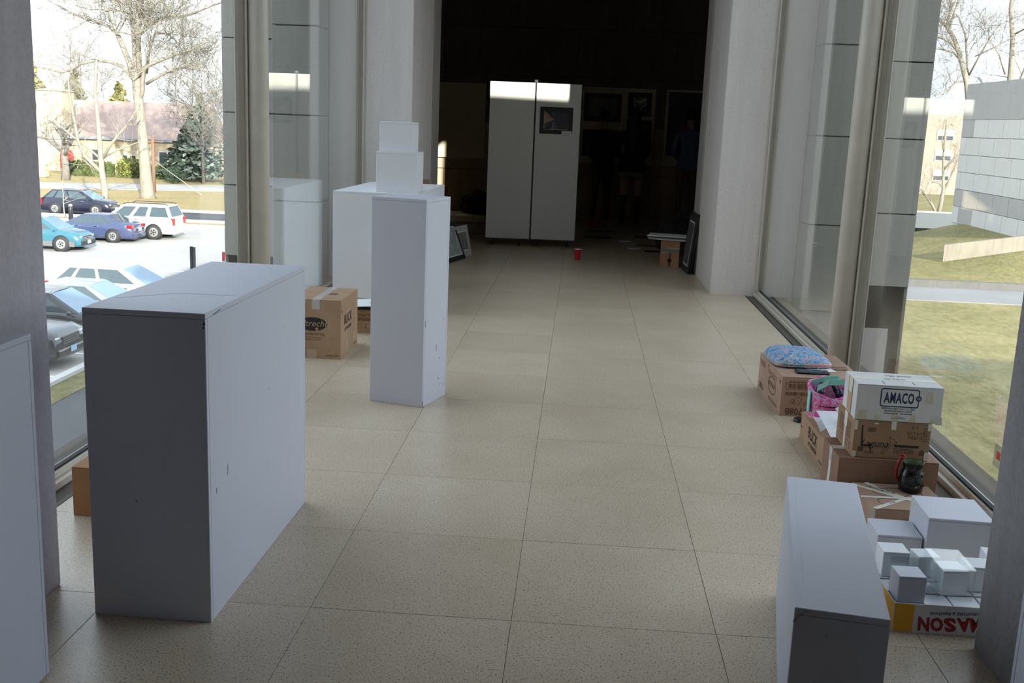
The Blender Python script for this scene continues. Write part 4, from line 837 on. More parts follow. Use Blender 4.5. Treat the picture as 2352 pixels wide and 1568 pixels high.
# right hand boxes
pb_ = carton('cardboard_box', 'wide pinkish carton with barcodes under the floral pouch', 1.111, 5.44, 0.027, 0.43, 0.60, 0.212, m=P('card_p'), seam='y', tape=tape_c)
barcode(pb_, 'front', 0.035, 0.155, 0.150, 0.176); decal(pb_, 'front', [], ink_b, 'label_frame', polys=ribbon([(0.022, 0.145), (0.168, 0.145), (0.168, 0.182), (0.022, 0.182), (0.022, 0.145)], 0.002)); barcode(pb_, 'front', 0.022, 0.165, 0.112, 0.131)
textlines(pb_, 'front', 0.04, 0.15, (0.185,), 0.004)
lettering(pb_, 'front', 'P708B', 0.085, 0.028, 0.050, ink_b, rot=PI, xs=0.9, bold=0.02); lettering(pb_, 'front', 'G pro', 0.17, 0.066, 0.040, ink_b, rot=PI); textlines(pb_, 'front', 0.16, 0.26, (0.112, 0.104), 0.004)
decal(pb_, 'front', [], ink_b, 'jug_drawing', polys=ribbon([(0.06, 0.068), (0.10, 0.066), (0.112, 0.098), (0.078, 0.106), (0.06, 0.068)], 0.0022)+ribbon(ell(0.063, 0.082, 0.012, 0.010, 14)+[(0.075, 0.082)], 0.0022))
lettering(pb_, 'left', 'P708B', 0.10, 0.040, 0.050, ink_b, rot=PI, xs=0.9); lettering(pb_, 'left', 'envision', 0.36, 0.105, 0.055, ink_b, rot=PI, xs=1.0, shear=0.2)
decal(pb_, 'left', [], ink_b, 'oval_logo', polys=ribbon(ell(0.37, 0.105, 0.10, 0.045, 28)+[(0.47, 0.105)], 0.005)); textlines(pb_, 'left', 0.25, 0.48, (0.168, 0.155), 0.005); textlines(pb_, 'left', 0.30, 0.52, (0.028, 0.018), 0.005); textlines(pb_, 'left', 0.04, 0.16, (0.18, 0.172, 0.164, 0.156), 0.004); decal(pb_, 'left', [(0.24, 0.265, 0.183, 0.198), (0.54, 0.575, 0.165, 0.185)], ink_b, 'small_logo')
barcode(pb_, 'top', 0.27, 0.40, 0.20, 0.24); textlines(pb_, 'top', 0.27, 0.41, (0.26, 0.275, 0.29), 0.006)
bk = carton('cardboard_box', 'low brown art-supply carton holding papers on the floor', 1.139, 4.50, 0.0, 0.36, 0.55, 0.133, open_top=True, m=P('card'))
lettering(bk, 'left', 'BLICK', 0.27, 0.080, 0.075, ink, xs=0.95, bold=0.02); lettering(bk, 'left', 'art materials', 0.28, 0.035, 0.038, ink, xs=0.9); decal(bk, 'left', [(0.012, 0.016, 0.07, 0.12), (0.012, 0.045, 0.062, 0.067)], ink, 'corner_mark'); textlines(bk, 'left', 0.42, 0.53, (0.014,), 0.006, ink)
MB().box(-0.002, 0.002, -0.27, 0.27, 0, 0.10, Matrix.Translation((-0.178, 0, 0.128)) @ Matrix.Rotation(R(70), 4, 'Y')).build('flap', P('card'), bk)
b3 = carton('cardboard_box', 'wide dark brown carton at the bottom of the stack by the window', 1.107, 4.166, -0.018, 0.396, 0.293, 0.180, m=P('card_d'), seam='x', tape=tape_g)
decal(b3, 'left', [], tape_w, 'torn_tape', polys=[[(0.12, 0.0), (0.16, 0.0), (0.17, 0.08), (0.15, 0.178), (0.12, 0.178), (0.13, 0.09)]])
b2 = carton('cardboard_box', 'taped brown clay carton between the white carton and the bottom one', 1.159, 4.182, -0.006, 0.304, 0.280, 0.154, 0.1812, m=cardboard_mat('tan_cardboard', (0.36, 0.215, 0.12)), seam='x', tape=tape_w)
lettering(b2, 'front', 'Laguna', 0.085, 0.060, 0.040, ink, shear=0.35, xs=1.0); decal(b2, 'front', [], ink, 'marker_strokes', polys=ribbon([(0.032, 0.135), (0.036, 0.05), (0.075, 0.055)], 0.006)+ribbon([(0.068, 0.058), (0.075, 0.022)], 0.005))
lettering(b2, 'front', 'CLAY CARE TOOL', 0.085, 0.045, 0.011, ink_b); textlines(b2, 'front', 0.055, 0.09, (0.120, 0.110), 0.006); lettering(b2, 'front', 'WT609', 0.245, 0.110, 0.022, ink_b, spacing=1.1); lettering(b2, 'front', '78810', 0.243, 0.092, 0.022, ink_b, spacing=1.1); lettering(b2, 'front', '6 5', 0.24, 0.136, 0.020, ink_b)
decal(b2, 'front', [(0.165, 0.262, 0.050, 0.060)], ink, 'printed_band'); textlines(b2, 'front', 0.165, 0.245, (0.042, 0.036, 0.030, 0.024), 0.003); decal(b2, 'front', [], ink_b, 'knife_drawing', polys=ribbon([(0.115, 0.022), (0.125, 0.018), (0.150, 0.055), (0.175, 0.068), (0.165, 0.080), (0.143, 0.092), (0.150, 0.062), (0.138, 0.055), (0.115, 0.022)], 0.002))
textlines(b2, 'front', 0.275, 0.297, (0.08, 0.09, 0.10, 0.11, 0.12, 0.13), 0.003); decal(b2, 'front', [(0.022, 0.043, 0.025, 0.045)], ink_b, 'handling_mark'); textlines(b2, 'front', 0.05, 0.085, (0.024, 0.018), 0.003); decal(b2, 'front', [], ink_b, 'house_mark', polys=[[(0.265, 0.020), (0.287, 0.020), (0.287, 0.035), (0.276, 0.045), (0.265, 0.035)]])
for (u0, u1, v0, v1) in ((0.0, 0.012, 0.115, 0.154), (0.145, 0.165, 0.122, 0.154), (0.290, 0.304, 0.125, 0.154), (0.0, 0.015, 0.0, 0.026), (0.287, 0.304, 0.0, 0.035), (0.078, 0.095, 0.142, 0.148)): decal(b2, 'front', [(u0, u1, v0, v1)], tape_w, 'tape_strip', e=0.0007)
decal(b2, 'top', [], tape_w, 'tape_strip', e=0.0009, polys=ribbon([(0.0, 0.015), (0.05, 0.04)], 0.02)+ribbon([(0.155, 0.0), (0.155, 0.05)], 0.02)+ribbon([(0.25, 0.04), (0.304, 0.012)], 0.02))
textlines(b2, 'left', 0.04, 0.11, [0.06+0.008*k for k in range(9)], 0.003); textlines(b2, 'left', 0.16, 0.23, [0.06+0.008*k for k in range(9)], 0.003); decal(b2, 'left', [(0.128, 0.152, 0.0, 0.154)], tape_w, 'tape_strip')
for u in (0.06, 0.10, 0.19, 0.24): decal(b2, 'left', [], ink_b, 'scroll_drawing', polys=ribbon(ell(u, 0.035, 0.016, 0.014, 14, 0.3, 5.6), 0.002))
am = carton('cardboard_box', 'white carton with a navy framed clay logo on top of the stack', 1.157, 4.19, -0.028, 0.338, 0.226, 0.148, 0.3372, m=whitecard, seam='x', tape=tape_w)
lg = decal(am, 'front', [], navyink, 'logo_frame', polys=ribbon(rrect(0.095, 0.243, 0.062, 0.134, 0.008, 3)[1:]+rrect(0.095, 0.243, 0.062, 0.134, 0.008, 3)[:2], 0.0042))
lettering(am, 'front', 'AMACO', 0.166, 0.098, 0.062, navyink, spacing=1.12, bold=0.03, fit=(0.118, 0.046))
decal(am, 'front', [], navyink, 'logo_badge', e=0.0009, polys=[ell(0.243, 0.100, 0.0115, 0.0115, 20)]); decal(am, 'front', [(0.237, 0.249, 0.1025, 0.1038), (0.235, 0.251, 0.0990, 0.1003), (0.237, 0.249, 0.0955, 0.0968)], whitecard, 'badge_lines', e=0.0014)
lettering(am, 'front', 'AMERICAN ART CLAY CO., INC.', 0.168, 0.053, 0.0098, navyink, xs=0.95); lettering(am, 'front', 'INDIANAPOLIS, IN 46254', 0.168, 0.043, 0.0098, navyink); lettering(am, 'front', 'www.amaco.com    #howdoimake', 0.168, 0.0335, 0.0082, navyink)
decal(am, 'front', [(0.16, 0.19, 0.019, 0.0205), (0.14, 0.20, 0.0125, 0.0140)], navyink, 'small_print')
tp_ = plain('yellowed_tape', (0.62, 0.55, 0.40), 0.35)
for (u0, u1, v0, v1) in ((0.01, 0.048, 0.0, 0.042), (0.075, 0.098, 0.0, 0.022), (0.145, 0.172, 0.0, 0.045), (0.215, 0.242, 0.0, 0.03), (0.27, 0.30, 0.08, 0.130), (0.295, 0.318, 0.0, 0.02)): decal(am, 'front', [], tp_, 'tape_strip', e=0.0002, th=0.0003, polys=[[(u0, v0), (u1, v0), (u1-0.004, v1), (u0+0.006, v1*0.96+v0*0.04)]])
decal(am, 'front', [], plain('clear_tape_edge', (0.66, 0.64, 0.60), 0.1), 'tape_strip', e=0.0006, polys=[[(0.318, -0.004), (0.345, -0.004), (0.340, 0.03), (0.320, 0.02)]])
decal(am, 'left', [(0.075, 0.150, 0.0, 0.150)], cardboard_mat('torn_inner_cardboard', (0.55, 0.38, 0.25)), 'exposed_flap'); decal(am, 'left', [], ink_b, 'torn_slot', e=0.001, polys=ribbon([(0.150, 0.0), (0.152, 0.07), (0.150, 0.148)], 0.004))
lettering(am, 'top', 'High School', 0.20, 0.175, 0.022, ink, shear=0.3, e=0.001); lettering(am, 'top', 'Lego Supplies', 0.17, 0.115, 0.016, ink, shear=0.3, e=0.0014); decal(am, 'top', [(0.11, 0.113, 0.02, 0.07), (0.23, 0.233, 0.03, 0.07)], navyink, 'fold_mark')
b4 = carton('cardboard_box', 'low taped carton carrying the black mug', 1.160, 3.850, 0.0, 0.305, 0.295, 0.085, m=P('card_p'), seam='x')
for i, (a, b_) in enumerate((((0.0, 0.27), (0.17, 0.12)), ((0.06, 0.295), (0.19, 0.10)), ((0.0, 0.125), (0.305, 0.14)), ((0.02, 0.0), (0.17, 0.13)), ((0.17, 0.13), (0.28, 0.02)), ((0.15, 0.12), (0.305, 0.10)))): decal(b4, 'top', [], tape_w, 'tape_strip', e=0.0002+0.0002*i, polys=ribbon([a, b_], 0.020))
lettering(b4, 'top', 'Lehigh Brandts', 0.115, 0.215, 0.015, ink, rot=-0.95, shear=0.3, e=0.0022); lettering(b4, 'top', '12-6', 0.10, 0.07, 0.016, ink, rot=0.72, shear=0.3, e=0.0022)
decal(b4, 'top', [], ink, 'skillet_drawing', e=0.0001, polys=ribbon(rrect(0.06, 0.25, 0.155, 0.275, 0.04, 4), 0.003)+ribbon(ell(0.15, 0.20, 0.05, 0.05, 20), 0.003)+ribbon(rrect(0.05, 0.27, 0.04, 0.115, 0.03, 4), 0.003)+ribbon(ell(0.19, 0.022, 0.02, 0.012, 14), 0.003))
decal(b4, 'front', [(0.0, 0.018, 0.0, 0.085)], tape_w, 'tape_strip'); textlines(b4, 'front', 0.06, 0.14, (0.028,), 0.005, ink); lettering(b4, 'front', 'Ginn', 0.135, 0.045, 0.012, ink)

# office-supply carton lid with small cubes
ld = thing('carton_lid', 'office supply carton lid with upside down red lettering holding white cubes', 'box', *[(1.006+0.225, 3.0+0.15, 0)], group='cardboard boxes'); sx, sy, sz = 0.45, 0.30, 0.094; ld['dims'] = (sx, sy, sz)
t = 0.004; a, b = sx/2, sy/2; O = [(-a, -b), (a, -b), (a, b), (-a, b)]; I = [(-a+t, -b+t), (a-t, -b+t), (a-t, b-t), (-a+t, b-t)]
vv = [(p[0], p[1], 0) for p in O]+[(p[0], p[1], sz) for p in O]+[(p[0], p[1], sz) for p in I]+[(p[0], p[1], t) for p in I]; ff_ = [(3, 2, 1, 0), (12, 13, 14, 15)]
for i in range(4):
    j = (i+1) % 4; ff_ += [(i, j, 4+j, 4+i), (4+i, 4+j, 8+j, 8+i), (8+i, 8+j, 12+j, 12+i)]
MB().add(vv, ff_).build('tray', whitecard, ld, 0.001)
decal(ld, 'front', [(0.002, 0.060, 0.004, 0.092)], yellowp, 'amber_band'); decal(ld, 'left', [(0.0, 0.298, 0.004, 0.092)], yellowp, 'amber_band')
for i, chx in enumerate('W.B. MASON'[::-1]):
    if chx == ' ': continue
    u = 0.092+0.0385*i-(0.012 if i > 5 else 0); lettering(ld, 'front', chx, u, 0.030+0.00055*(i-2)**2*0.6+0.002*i, 0.060, redink, rot=PI+0.05*i-0.05, shear=-0.12, e=0.0008, bold=0.03, fit=(0.036, 0.043) if chx != '.' else (0.008, 0.008)); lettering(ld, 'front', chx, u, 0.030+0.00055*(i-2)**2*0.6+0.002*i, 0.060, navyink, rot=PI+0.05*i-0.05, shear=-0.12, e=0.0004, bold=0.045, fit=(0.0385, 0.0455) if chx != '.' else (0.010, 0.010))
lettering(ld, 'front', 'OFFICE SUPPLIES, FURNITURE & PRINTING', 0.235, 0.074, 0.0145, blueink, rot=PI+0.05, xs=0.95)
sc_ = 0.083; cubes = []
def small_cube(label, x, y, z, yaw, s=sc_, m=None): return pedestal('small_cube', label, x, y, yaw, s, s, s, z, m or P('white_b'), 'cube', 'small white cubes in the lid', t=0.005, bev=0.001)
for j in range(3):
    for i in range(5):
        small_cube('small white cube in the bottom layer of the lid', 1.0135+0.0875*i, 3.0075+0.096*j, 0.0045, random.uniform(-0.006, 0.006), 0.082)
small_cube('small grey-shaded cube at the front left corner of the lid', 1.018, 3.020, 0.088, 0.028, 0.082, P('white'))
small_cube('small white cube at the back left of the lid behind the clear holder', 1.022, 3.205, 0.088, 0.0)
small_cube('small white cube in the middle of the lid behind the clear riser', 1.135, 3.212, 0.088, 0.10, 0.07)
small_cube('small white cube under the clear acrylic riser', 1.170, 3.085, 0.088, 0.12, 0.080)
small_cube('small white cube right of the clear riser', 1.262, 3.13, 0.088, 0.0, 0.080)
small_cube('taller white block at the right end of the lid by the pier', 1.345, 3.21, 0.088, -0.1, 0.085)
# acrylic pieces
ar = thing('acrylic_riser', 'clear acrylic riser bridging a small white cube', 'riser', (1.205, 3.142, 0.088), 0.0); ac = P('acryl')
MB().box(-0.052, 0.052, -0.080, 0.080, 0.0955, 0.0985).build('top_sheet', ac, ar); MB().box(-0.052, -0.049, -0.080, 0.080, 0, 0.0955).build('side_sheet', ac, ar); MB().box(0.049, 0.052, -0.080, 0.080, 0, 0.0955).build('side_sheet', ac, ar)
ah = thing('acrylic_holder', 'clear acrylic sign holder leaning behind the front cube', 'holder', (1.085, 3.135, 0.088), 0.05)
T = Matrix.Rotation(R(-18), 4, 'X'); MB().box(-0.055, 0.055, -0.0015, 0.0015, 0.004, 0.092, T).build('back_sheet', ac, ah); MB().box(-0.055, 0.055, -0.012, -0.009, 0.004, 0.092, T).build('front_sheet', ac, ah); MB().box(-0.055, 0.055, -0.04, 0.03, 0, 0.003).build('foot_sheet', ac, ah)
# mug
mg = thing('ceramic_mug', 'glossy black bumpy ceramic mug with a red handle', 'mug', (1.372, 4.075, 0.0865)); mgm = plain('black_glaze', (0.006, 0.006, 0.007), 0.12, spec=0.4); mgr = plain('red_glaze', (0.30, 0.02, 0.02), 0.2); mgi = plain('green_glaze', (0.16, 0.22, 0.12), 0.2)
MB().lathe([(0.036, 0), (0.046, 0.006), (0.0475, 0.03), (0.045, 0.06), (0.043, 0.075), (0.038, 0.086), (0.0365, 0.10), (0.040, 0.117), (0.042, 0.121), (0.0395, 0.120)], 32, caps=False).build('body', mgm, mg)
MB().lathe([(0.0395, 0.120), (0.037, 0.110), (0.034, 0.09), (0.036, 0.05), (0.001, 0.01)], 32, caps=False).build('inside_glaze', mgi, mg)
for k in range(16):
    a_ = 2*PI*k/8+0.3*(k//8); zz = (0.072, 0.032)[k//8]; rr = (0.0435, 0.047)[k//8]; MB().ico((rr*math.cos(a_), rr*math.sin(a_), zz), 0.006, 2).build('bump', mgm, mg)
MB().ico((0.006*1.2, -0.0475, 0.030), 0.0045, 1).build('bump', plain('yellow_dot_glaze', (0.4, 0.35, 0.05), 0.1), mg)
MB().tube([(-0.030, 0.015, 0.02), (-0.052, 0.02, 0.045), (-0.058, 0.02, 0.08), (-0.048, 0.018, 0.118), (-0.038, 0.015, 0.134)], [0.006, 0.007, 0.007, 0.007, 0.006], 10).build('handle', mgr, mg)
for k in range(5): MB().ico((-0.040+0.009*math.cos(k*1.26), 0.015+0.006*math.sin(k*1.26), 0.135+0.005*math.sin(k*1.26)), 0.0065, 1).build('handle_knob', mgr, mg)
# pouch, phone, paper
po = thing('zip_pouch', 'puffy blue and pink floral zip pouch on the pinkish carton', 'pouch', (1.255, 5.815, 0.2145), 0.10)
NX, NY = 26, 22; vt = []; vbm = []
def sup(u, v): 
    m_ = max(0.0, 1-(abs(u)**3.4+abs(v)**3.4)); return m_
def pp(u, v, top):
    rr = (abs(u)**5+abs(v)**5)**(1/5) if (u or v) else 0
    k = max(abs(u), abs(v)); s_ = (k/rr) if rr > 0 else 1
    x = u*s_*0.160; y = v*s_*0.170; e = max(0, 1-max(abs(u), abs(v))**2.2)
    hh = 0.022+0.058*e**0.6*(1.0+0.25*(-u)*0.6+0.1*v)
    return (x, y, hh if top else 0.004-0.004*e+0.0)
mb = MB(); vs = []
for j in range(NY+1):
    for i in range(NX+1): vs.append(pp(-1+2*i/NX, -1+2*j/NY, True))
nn = len(vs)
for j in range(NY+1):
    for i in range(NX+1): vs.append(pp(-1+2*i/NX, -1+2*j/NY, False))
fs = []; W1 = NX+1
for j in range(NY):
    for i in range(NX): q = j*W1+i; fs += [(q, q+1, q+W1+1, q+W1), (nn+q, nn+q+W1, nn+q+W1+1, nn+q+1)]
rim = [i for i in range(W1)]+[j*W1+NX for j in range(1, NY+1)]+[NY*W1+i for i in range(NX-1, -1, -1)]+[j*W1 for j in range(NY-1, 0, -1)]
for a_, c_ in zip(rim, rim[1:]+rim[:1]): fs.append((a_, nn+a_, nn+c_, c_))
mb.add(vs, fs, True); mb.build('fabric', P('pouch'), po)
ring = [Vector(pp(-1+2*(i % W1)/NX, -1+2*(i//W1)/NY, True)) for i in rim]; gold = plain('gold_piping', (0.62, 0.52, 0.32), 0.3, 0.5); zipm = plain('pink_zip', (0.70, 0.18, 0.30), 0.5)
for dz, m_, nm in ((0.0, gold, 'piping'), (-0.012, gold, 'piping')): MB().tube([p*1.0+Vector((0, 0, dz)) for p in ring]+[ring[0]+Vector((0, 0, dz))], 0.0022, 5).build(nm, m_, po)
zr = [p+Vector((p.x, p.y, 0)).normalized()*0.001+Vector((0, 0, -0.006)) for p in ring if p.y < -0.150 and p.x > 0.02 or (p.x > 0.14 and p.y < -0.02)]
MB().tube(zr, 0.004, 5).build('zip', zipm, po); MB().box(0.062, 0.066, -0.176, -0.172, 0.0, 0.020).build('zip_pull', gold, po)
ph = thing('smartphone', 'black smartphone lying in front of the floral pouch', 'phone', (1.287, 5.555, 0.2132), -0.02); MB().box(-0.088, 0.088, -0.038, 0.038, 0, 0.012).build('case', black, ph, 0.005); MB().box(-0.078, 0.078, -0.033, 0.033, 0.012, 0.0125).build('screen', plain('dark_screen', (0.01, 0.01, 0.013), 0.08), ph)
tag(MB().box(-0.07, 0.07, -0.06, 0.06, 0, 0.0012).build('paper_slip', paper, None, 0, (1.35, 5.655, 0.2130), 0.2), 'white paper slip sticking out from under the floral pouch', 'paper')
# pink bag in the art carton
bg_ = thing('tote_bag', 'small pink floral tote bag with mint handles standing in the art carton', 'bag', (1.235, 4.945, 0.0055), 0.1)
mb = MB(); n = 20; lo = []; hi = []
def bagring(rx, ry, z, wob): return [Vector((rx*math.cos(2*PI*k/n)*(1+wob*math.sin(3*2*PI*k/n)), ry*math.sin(2*PI*k/n)*(1+wob*math.cos(2*2*PI*k/n)), z+wob*0.05*math.sin(5*2*PI*k/n)+(0.45*(z-0.2)/0.08*ry*math.sin(2*PI*k/n) if z > 0.2 else 0))) for k in range(n)]
mb.loft([bagring(0.075, 0.065, 0, 0), bagring(0.085, 0.07, 0.1, 0.03), bagring(0.090, 0.075, 0.20, 0.06), bagring(0.098, 0.082, 0.28, 0.10), bagring(0.091, 0.075, 0.278, 0.10), bagring(0.080, 0.066, 0.15, 0.05)], True, False); mb.build('fabric', P('pinkbag'), bg_)
MB().lathe([(0.001, 0.2), (0.084, 0.2)], 20).build('inner_bottom', blackfab, bg_)
for s_ in (-1, 1):
    pts = [(-0.08, s_*0.06, 0.26), (-0.075, s_*0.05, 0.285), (-0.02, s_*0.035, 0.310), (0.05, s_*0.045, 0.315), (0.085, s_*0.06, 0.27)]; mb = MB()
    for p, q in zip(pts[:-1], pts[1:]):
        p = Vector(p); q = Vector(q); wv = Vector((0, 0.0, 0.013)); tv = Vector((0, 0.0015, 0)); mb.add([p-wv-tv, q-wv-tv, q+wv-tv, p+wv-tv, p-wv+tv, q-wv+tv, q+wv+tv, p+wv+tv], [(0, 1, 2, 3), (7, 6, 5, 4), (0, 4, 5, 1), (3, 2, 6, 7), (1, 5, 6, 2), (0, 3, 7, 4)])
    mb.build('handle', mint, bg_)
MB().box(-0.098, -0.094, -0.02, 0.012, 0.16, 0.26).build('side_strap', mint, bg_)
hd = thing('folded_headphones', 'dark bundle tucked inside the pink tote bag', 'headphones', (1.235, 4.945, 0.206)); MB().tube([(-0.05, 0.0, 0.02), (-0.03, 0.03, 0.085), (0.02, 0.03, 0.09), (0.05, 0.0, 0.03)], 0.012, 8).build('band', black, hd); MB().ico((-0.045, 0, 0.05), 0.03, 2, (0.6, 1, 1)).build('ear_cup', plain('navy_plastic', (0.01, 0.015, 0.06), 0.3), hd); MB().ico((0.045, -0.01, 0.05), 0.03, 2, (0.6, 1, 1)).build('ear_cup', plain('navy_plastic', (0.01, 0.015, 0.06), 0.3), hd)
# sheets in the art carton
def bent_sheet(name, label, p00, p10, p01, p11, bend, m, nrm):
    mb = MB(); N = 10; vs = []
    for j in range(N+1):
        for i in range(3):
            u = i/2; v = j/N; p = Vector(p00).lerp(Vector(p10), u).lerp(Vector(p01).lerp(Vector(p11), u), v)+Vector(nrm)*bend*math.sin(PI*v); vs.append(p)
    fs = [(j*3+i, j*3+i+1, (j+1)*3+i+1, (j+1)*3+i) for j in range(N) for i in range(2)]
    off = Vector(nrm)*0.0008; k = len(vs); mb.add(vs+[p-off for p in vs], fs+[tuple(q+k for q in reversed(f)) for f in fs], True); o = mb.build(name, m, None, fixn=False); return tag(o, label, 'paper')
dash = NB('dash_printed_paper'); dv = dash.coords((1, 1, 1)); bt = dash.n('ShaderNodeTexBrick'); bt.offset = 0.5; bt.inputs['Scale'].default_value = 1.0; bt.inputs['Brick Width'].default_value = 0.012; bt.inputs['Row Height'].default_value = 0.012; bt.inputs['Mortar Size'].default_value = 0.0045
bt.inputs['Color1'].default_value = (0.12, 0.12, 0.22, 1); bt.inputs['Color2'].default_value = (0.14, 0.14, 0.25, 1); bt.inputs['Mortar'].default_value = (0.82, 0.82, 0.86, 1); dash.l(dv, bt.inputs['Vector']); dashm = dash.pbr(bt.outputs['Color'], 0.7)
bent_sheet('printed_sheet', 'white sheet printed with rows of dashes leaning out of the art carton', (1.165, 4.535, 0.147), (1.31, 4.53, 0.147), (1.155, 4.83, 0.197), (1.30, 4.83, 0.200), 0.004, dashm, (0, -0.3, 0.95))
bent_sheet('white_sheet', 'curved white sheet with a red shape beside the pink bag', (1.235, 4.545, 0.162), (1.36, 4.545, 0.162), (1.215, 4.73, 0.240), (1.34, 4.72, 0.29), -0.012, paper, (-0.4, -0.6, 0.5))
bent_sheet('red_sheet', 'small red paper shape on the curved white sheet', (1.245, 4.655, 0.222), (1.30, 4.655, 0.235), (1.255, 4.70, 0.247), (1.33, 4.70, 0.275), -0.003, redink, (-0.4, -0.6, 0.5))
bent_sheet('white_sheet', 'crumpled white sheet at the edge of the art carton', (1.15, 4.66, 0.125), (1.19, 4.66, 0.135), (1.155, 4.90, 0.150), (1.20, 4.90, 0.150), 0.012, paper, (0, -0.3, 0.95))
tag(MB().lathe([(0.001, 0.0), (0.033, 0.0), (0.036, 0.004), (0.036, 0.014), (0.030, 0.018), (0.001, 0.018)], 24, (1.205, 5.345, 0.0)).build('lens_cap', black), 'small black cap on the floor between the two cartons', 'cap')
# decal on the near right glass
dk = thing('window_sticker', 'clear square sticker with a red mark on the right window glass', 'sticker', (1.674, 4.025, 0.262)); MB().box(-0.0006, 0, -0.042, 0.042, -0.045, 0.045).build('clear_sheet', glass_mat('milky_sticker', (0.80, 0.80, 0.80), 0.05, 0.1, 0.35), dk); MB().box(-0.0012, -0.0006, -0.020, 0.016, -0.012, 0.020).build('red_mark', plain('orange_red_print', (0.75, 0.10, 0.06), 0.5), dk)

# ================================================================== GALLERY THINGS
pn = thing('room_divider', 'folding grey display panel on castors standing in the gallery', 'panel', (-1.122+0.5465, 12.714+0.06, 0), 0.065)
alum = plain('panel_edge_metal', (0.35, 0.35, 0.36), 0.35, 0.8)
for k, (x0, x1) in enumerate(((-0.5465, -0.003), (0.003, 0.5465))):
    lf = MB().box(x0+0.006, x1-0.006, -0.022, 0.022, 0.085, 1.922).build('panel_leaf', board, pn)
    for (a0, a1, za, zb) in ((x0, x0+0.006, 0.075, 1.93), (x1-0.006, x1, 0.075, 1.93), (x0+0.006, x1-0.006, 1.922, 1.93), (x0+0.006, x1-0.006, 0.075, 0.085)): MB().box(a0, a1, -0.026, 0.026, za, zb).build('edge_strip', blackm if za < 1.5 else alum, lf)
MB().box(-0.02, 0.02, -0.03, 0.03, 1.93, 1.965).build('hinge_clip', blackm, pn); MB().box(-0.014, -0.004, -0.032, -0.03, 1.945, 1.962).build('clip_plate', chrome, pn); MB().box(0.004, 0.014, -0.032, -0.03, 1.945, 1.962).build('clip_plate', chrome, pn)
for x in (-0.47, -0.13, 0.10, 0.45):
    for y in (-0.05, 0.12):
        cs = MB().box(x-0.012, x+0.012, y-0.012, y+0.012, 0.05, 0.078).build('castor', blackm, pn); MB().lathe([(0.004, -0.01), (0.028, -0.01), (0.028, 0.01), (0.004, 0.01)], 14, T=Matrix.Translation((x, y+0.01, 0.028)) @ Matrix.Rotation(PI/2, 4, 'Y')).build('castor_wheel', rubber, cs)
MB().box(-0.50, -0.10, -0.06, 0.13, 0.075, 0.0849).build('foot_bar', blackm, pn)
MB().ico((-0.20, -0.0225, 1.565), 0.006, 1).build('push_pin', blackm, pn)
def artwork(name, label, x0, x1, y, z0, z1, fm, im, border=0.06, group=None, mat_m=None, rz=0, th=0.012):
    cx = (x0+x1)/2; o = thing(name, label, 'picture', (cx, y, z0), rz, group); w_ = (x1-x0)/2; h_ = z1-z0
    MB().box(-w_, w_, -th, 0, 0, h_).build('mount', fm, o, 0.001); MB().box(-w_+border, w_-border, -th-0.001, -th, border, h_-border).build('print', im, o); return o
art1 = NB('perspective_art'); av = art1.coords(); gr = art1.n('ShaderNodeTexGradient'); gr.gradient_type = 'RADIAL'; amp = art1.n('ShaderNodeMapping'); amp.inputs['Location'].default_value = (0.03, 0.165, 0); amp.inputs['Rotation'].default_value = (PI/2, 0, 0); art1.l(av, amp.inputs['Vector']); art1.l(amp.outputs[0], gr.inputs[0])
am1 = art1.pbr(art1.ramp(gr.outputs['Fac'], [(0, (0.34, 0.20, 0.13)), (0.07, (0.30, 0.14, 0.08)), (0.12, (0.02, 0.015, 0.02)), (0.20, (0.02, 0.05, 0.07)), (0.28, (0.02, 0.02, 0.03)), (0.5, (0.03, 0.025, 0.03)), (0.68, (0.06, 0.07, 0.09)), (0.76, (0.32, 0.22, 0.22)), (0.785, (0.02, 0.02, 0.03)), (0.88, (0.10, 0.05, 0.05)), (0.94, (0.36, 0.24, 0.17))], 'CONSTANT'), 0.4)
# picture and card pinned to the display panel (they hang on it)
c_, s_ = math.cos(0.065), math.sin(0.065)
def onp(u): return (-1.122+0.5465+c_*u+s_*0.023, 12.714+0.06+s_*u-c_*0.023)
px, py = onp(0.255); o = artwork('framed_picture', 'black matted perspective drawing pinned on the display panel', px-0.195, px+0.195, py, 1.347, 1.657, plain('black_mat_board', (0.015, 0.015, 0.017), 0.6), am1, 0.055); o.rotation_euler = (0, 0, 0.065); MB().box(-0.145, 0.145, -0.0128, -0.0119, 0.050, 0.054).build('mat_line', tape_w, o); MB().box(-0.146, -0.142, -0.0128, -0.0119, 0.054, 0.262).build('mat_line', tape_w, o)
px, py = onp(0.384); o = thing('caption_card', 'small white caption card under the matted drawing on the panel', 'card', (px+0.0009, py-0.0125, 1.310), 0.065); MB().box(-0.06, 0.06, -0.001, 0, 0, 0.075).build('card', paper, o); o['dims'] = (0.12, 0.002, 0.075); textlines(o, 'front', 0.02, 0.10, (0.055, 0.045, 0.02), 0.004, grey_rail)
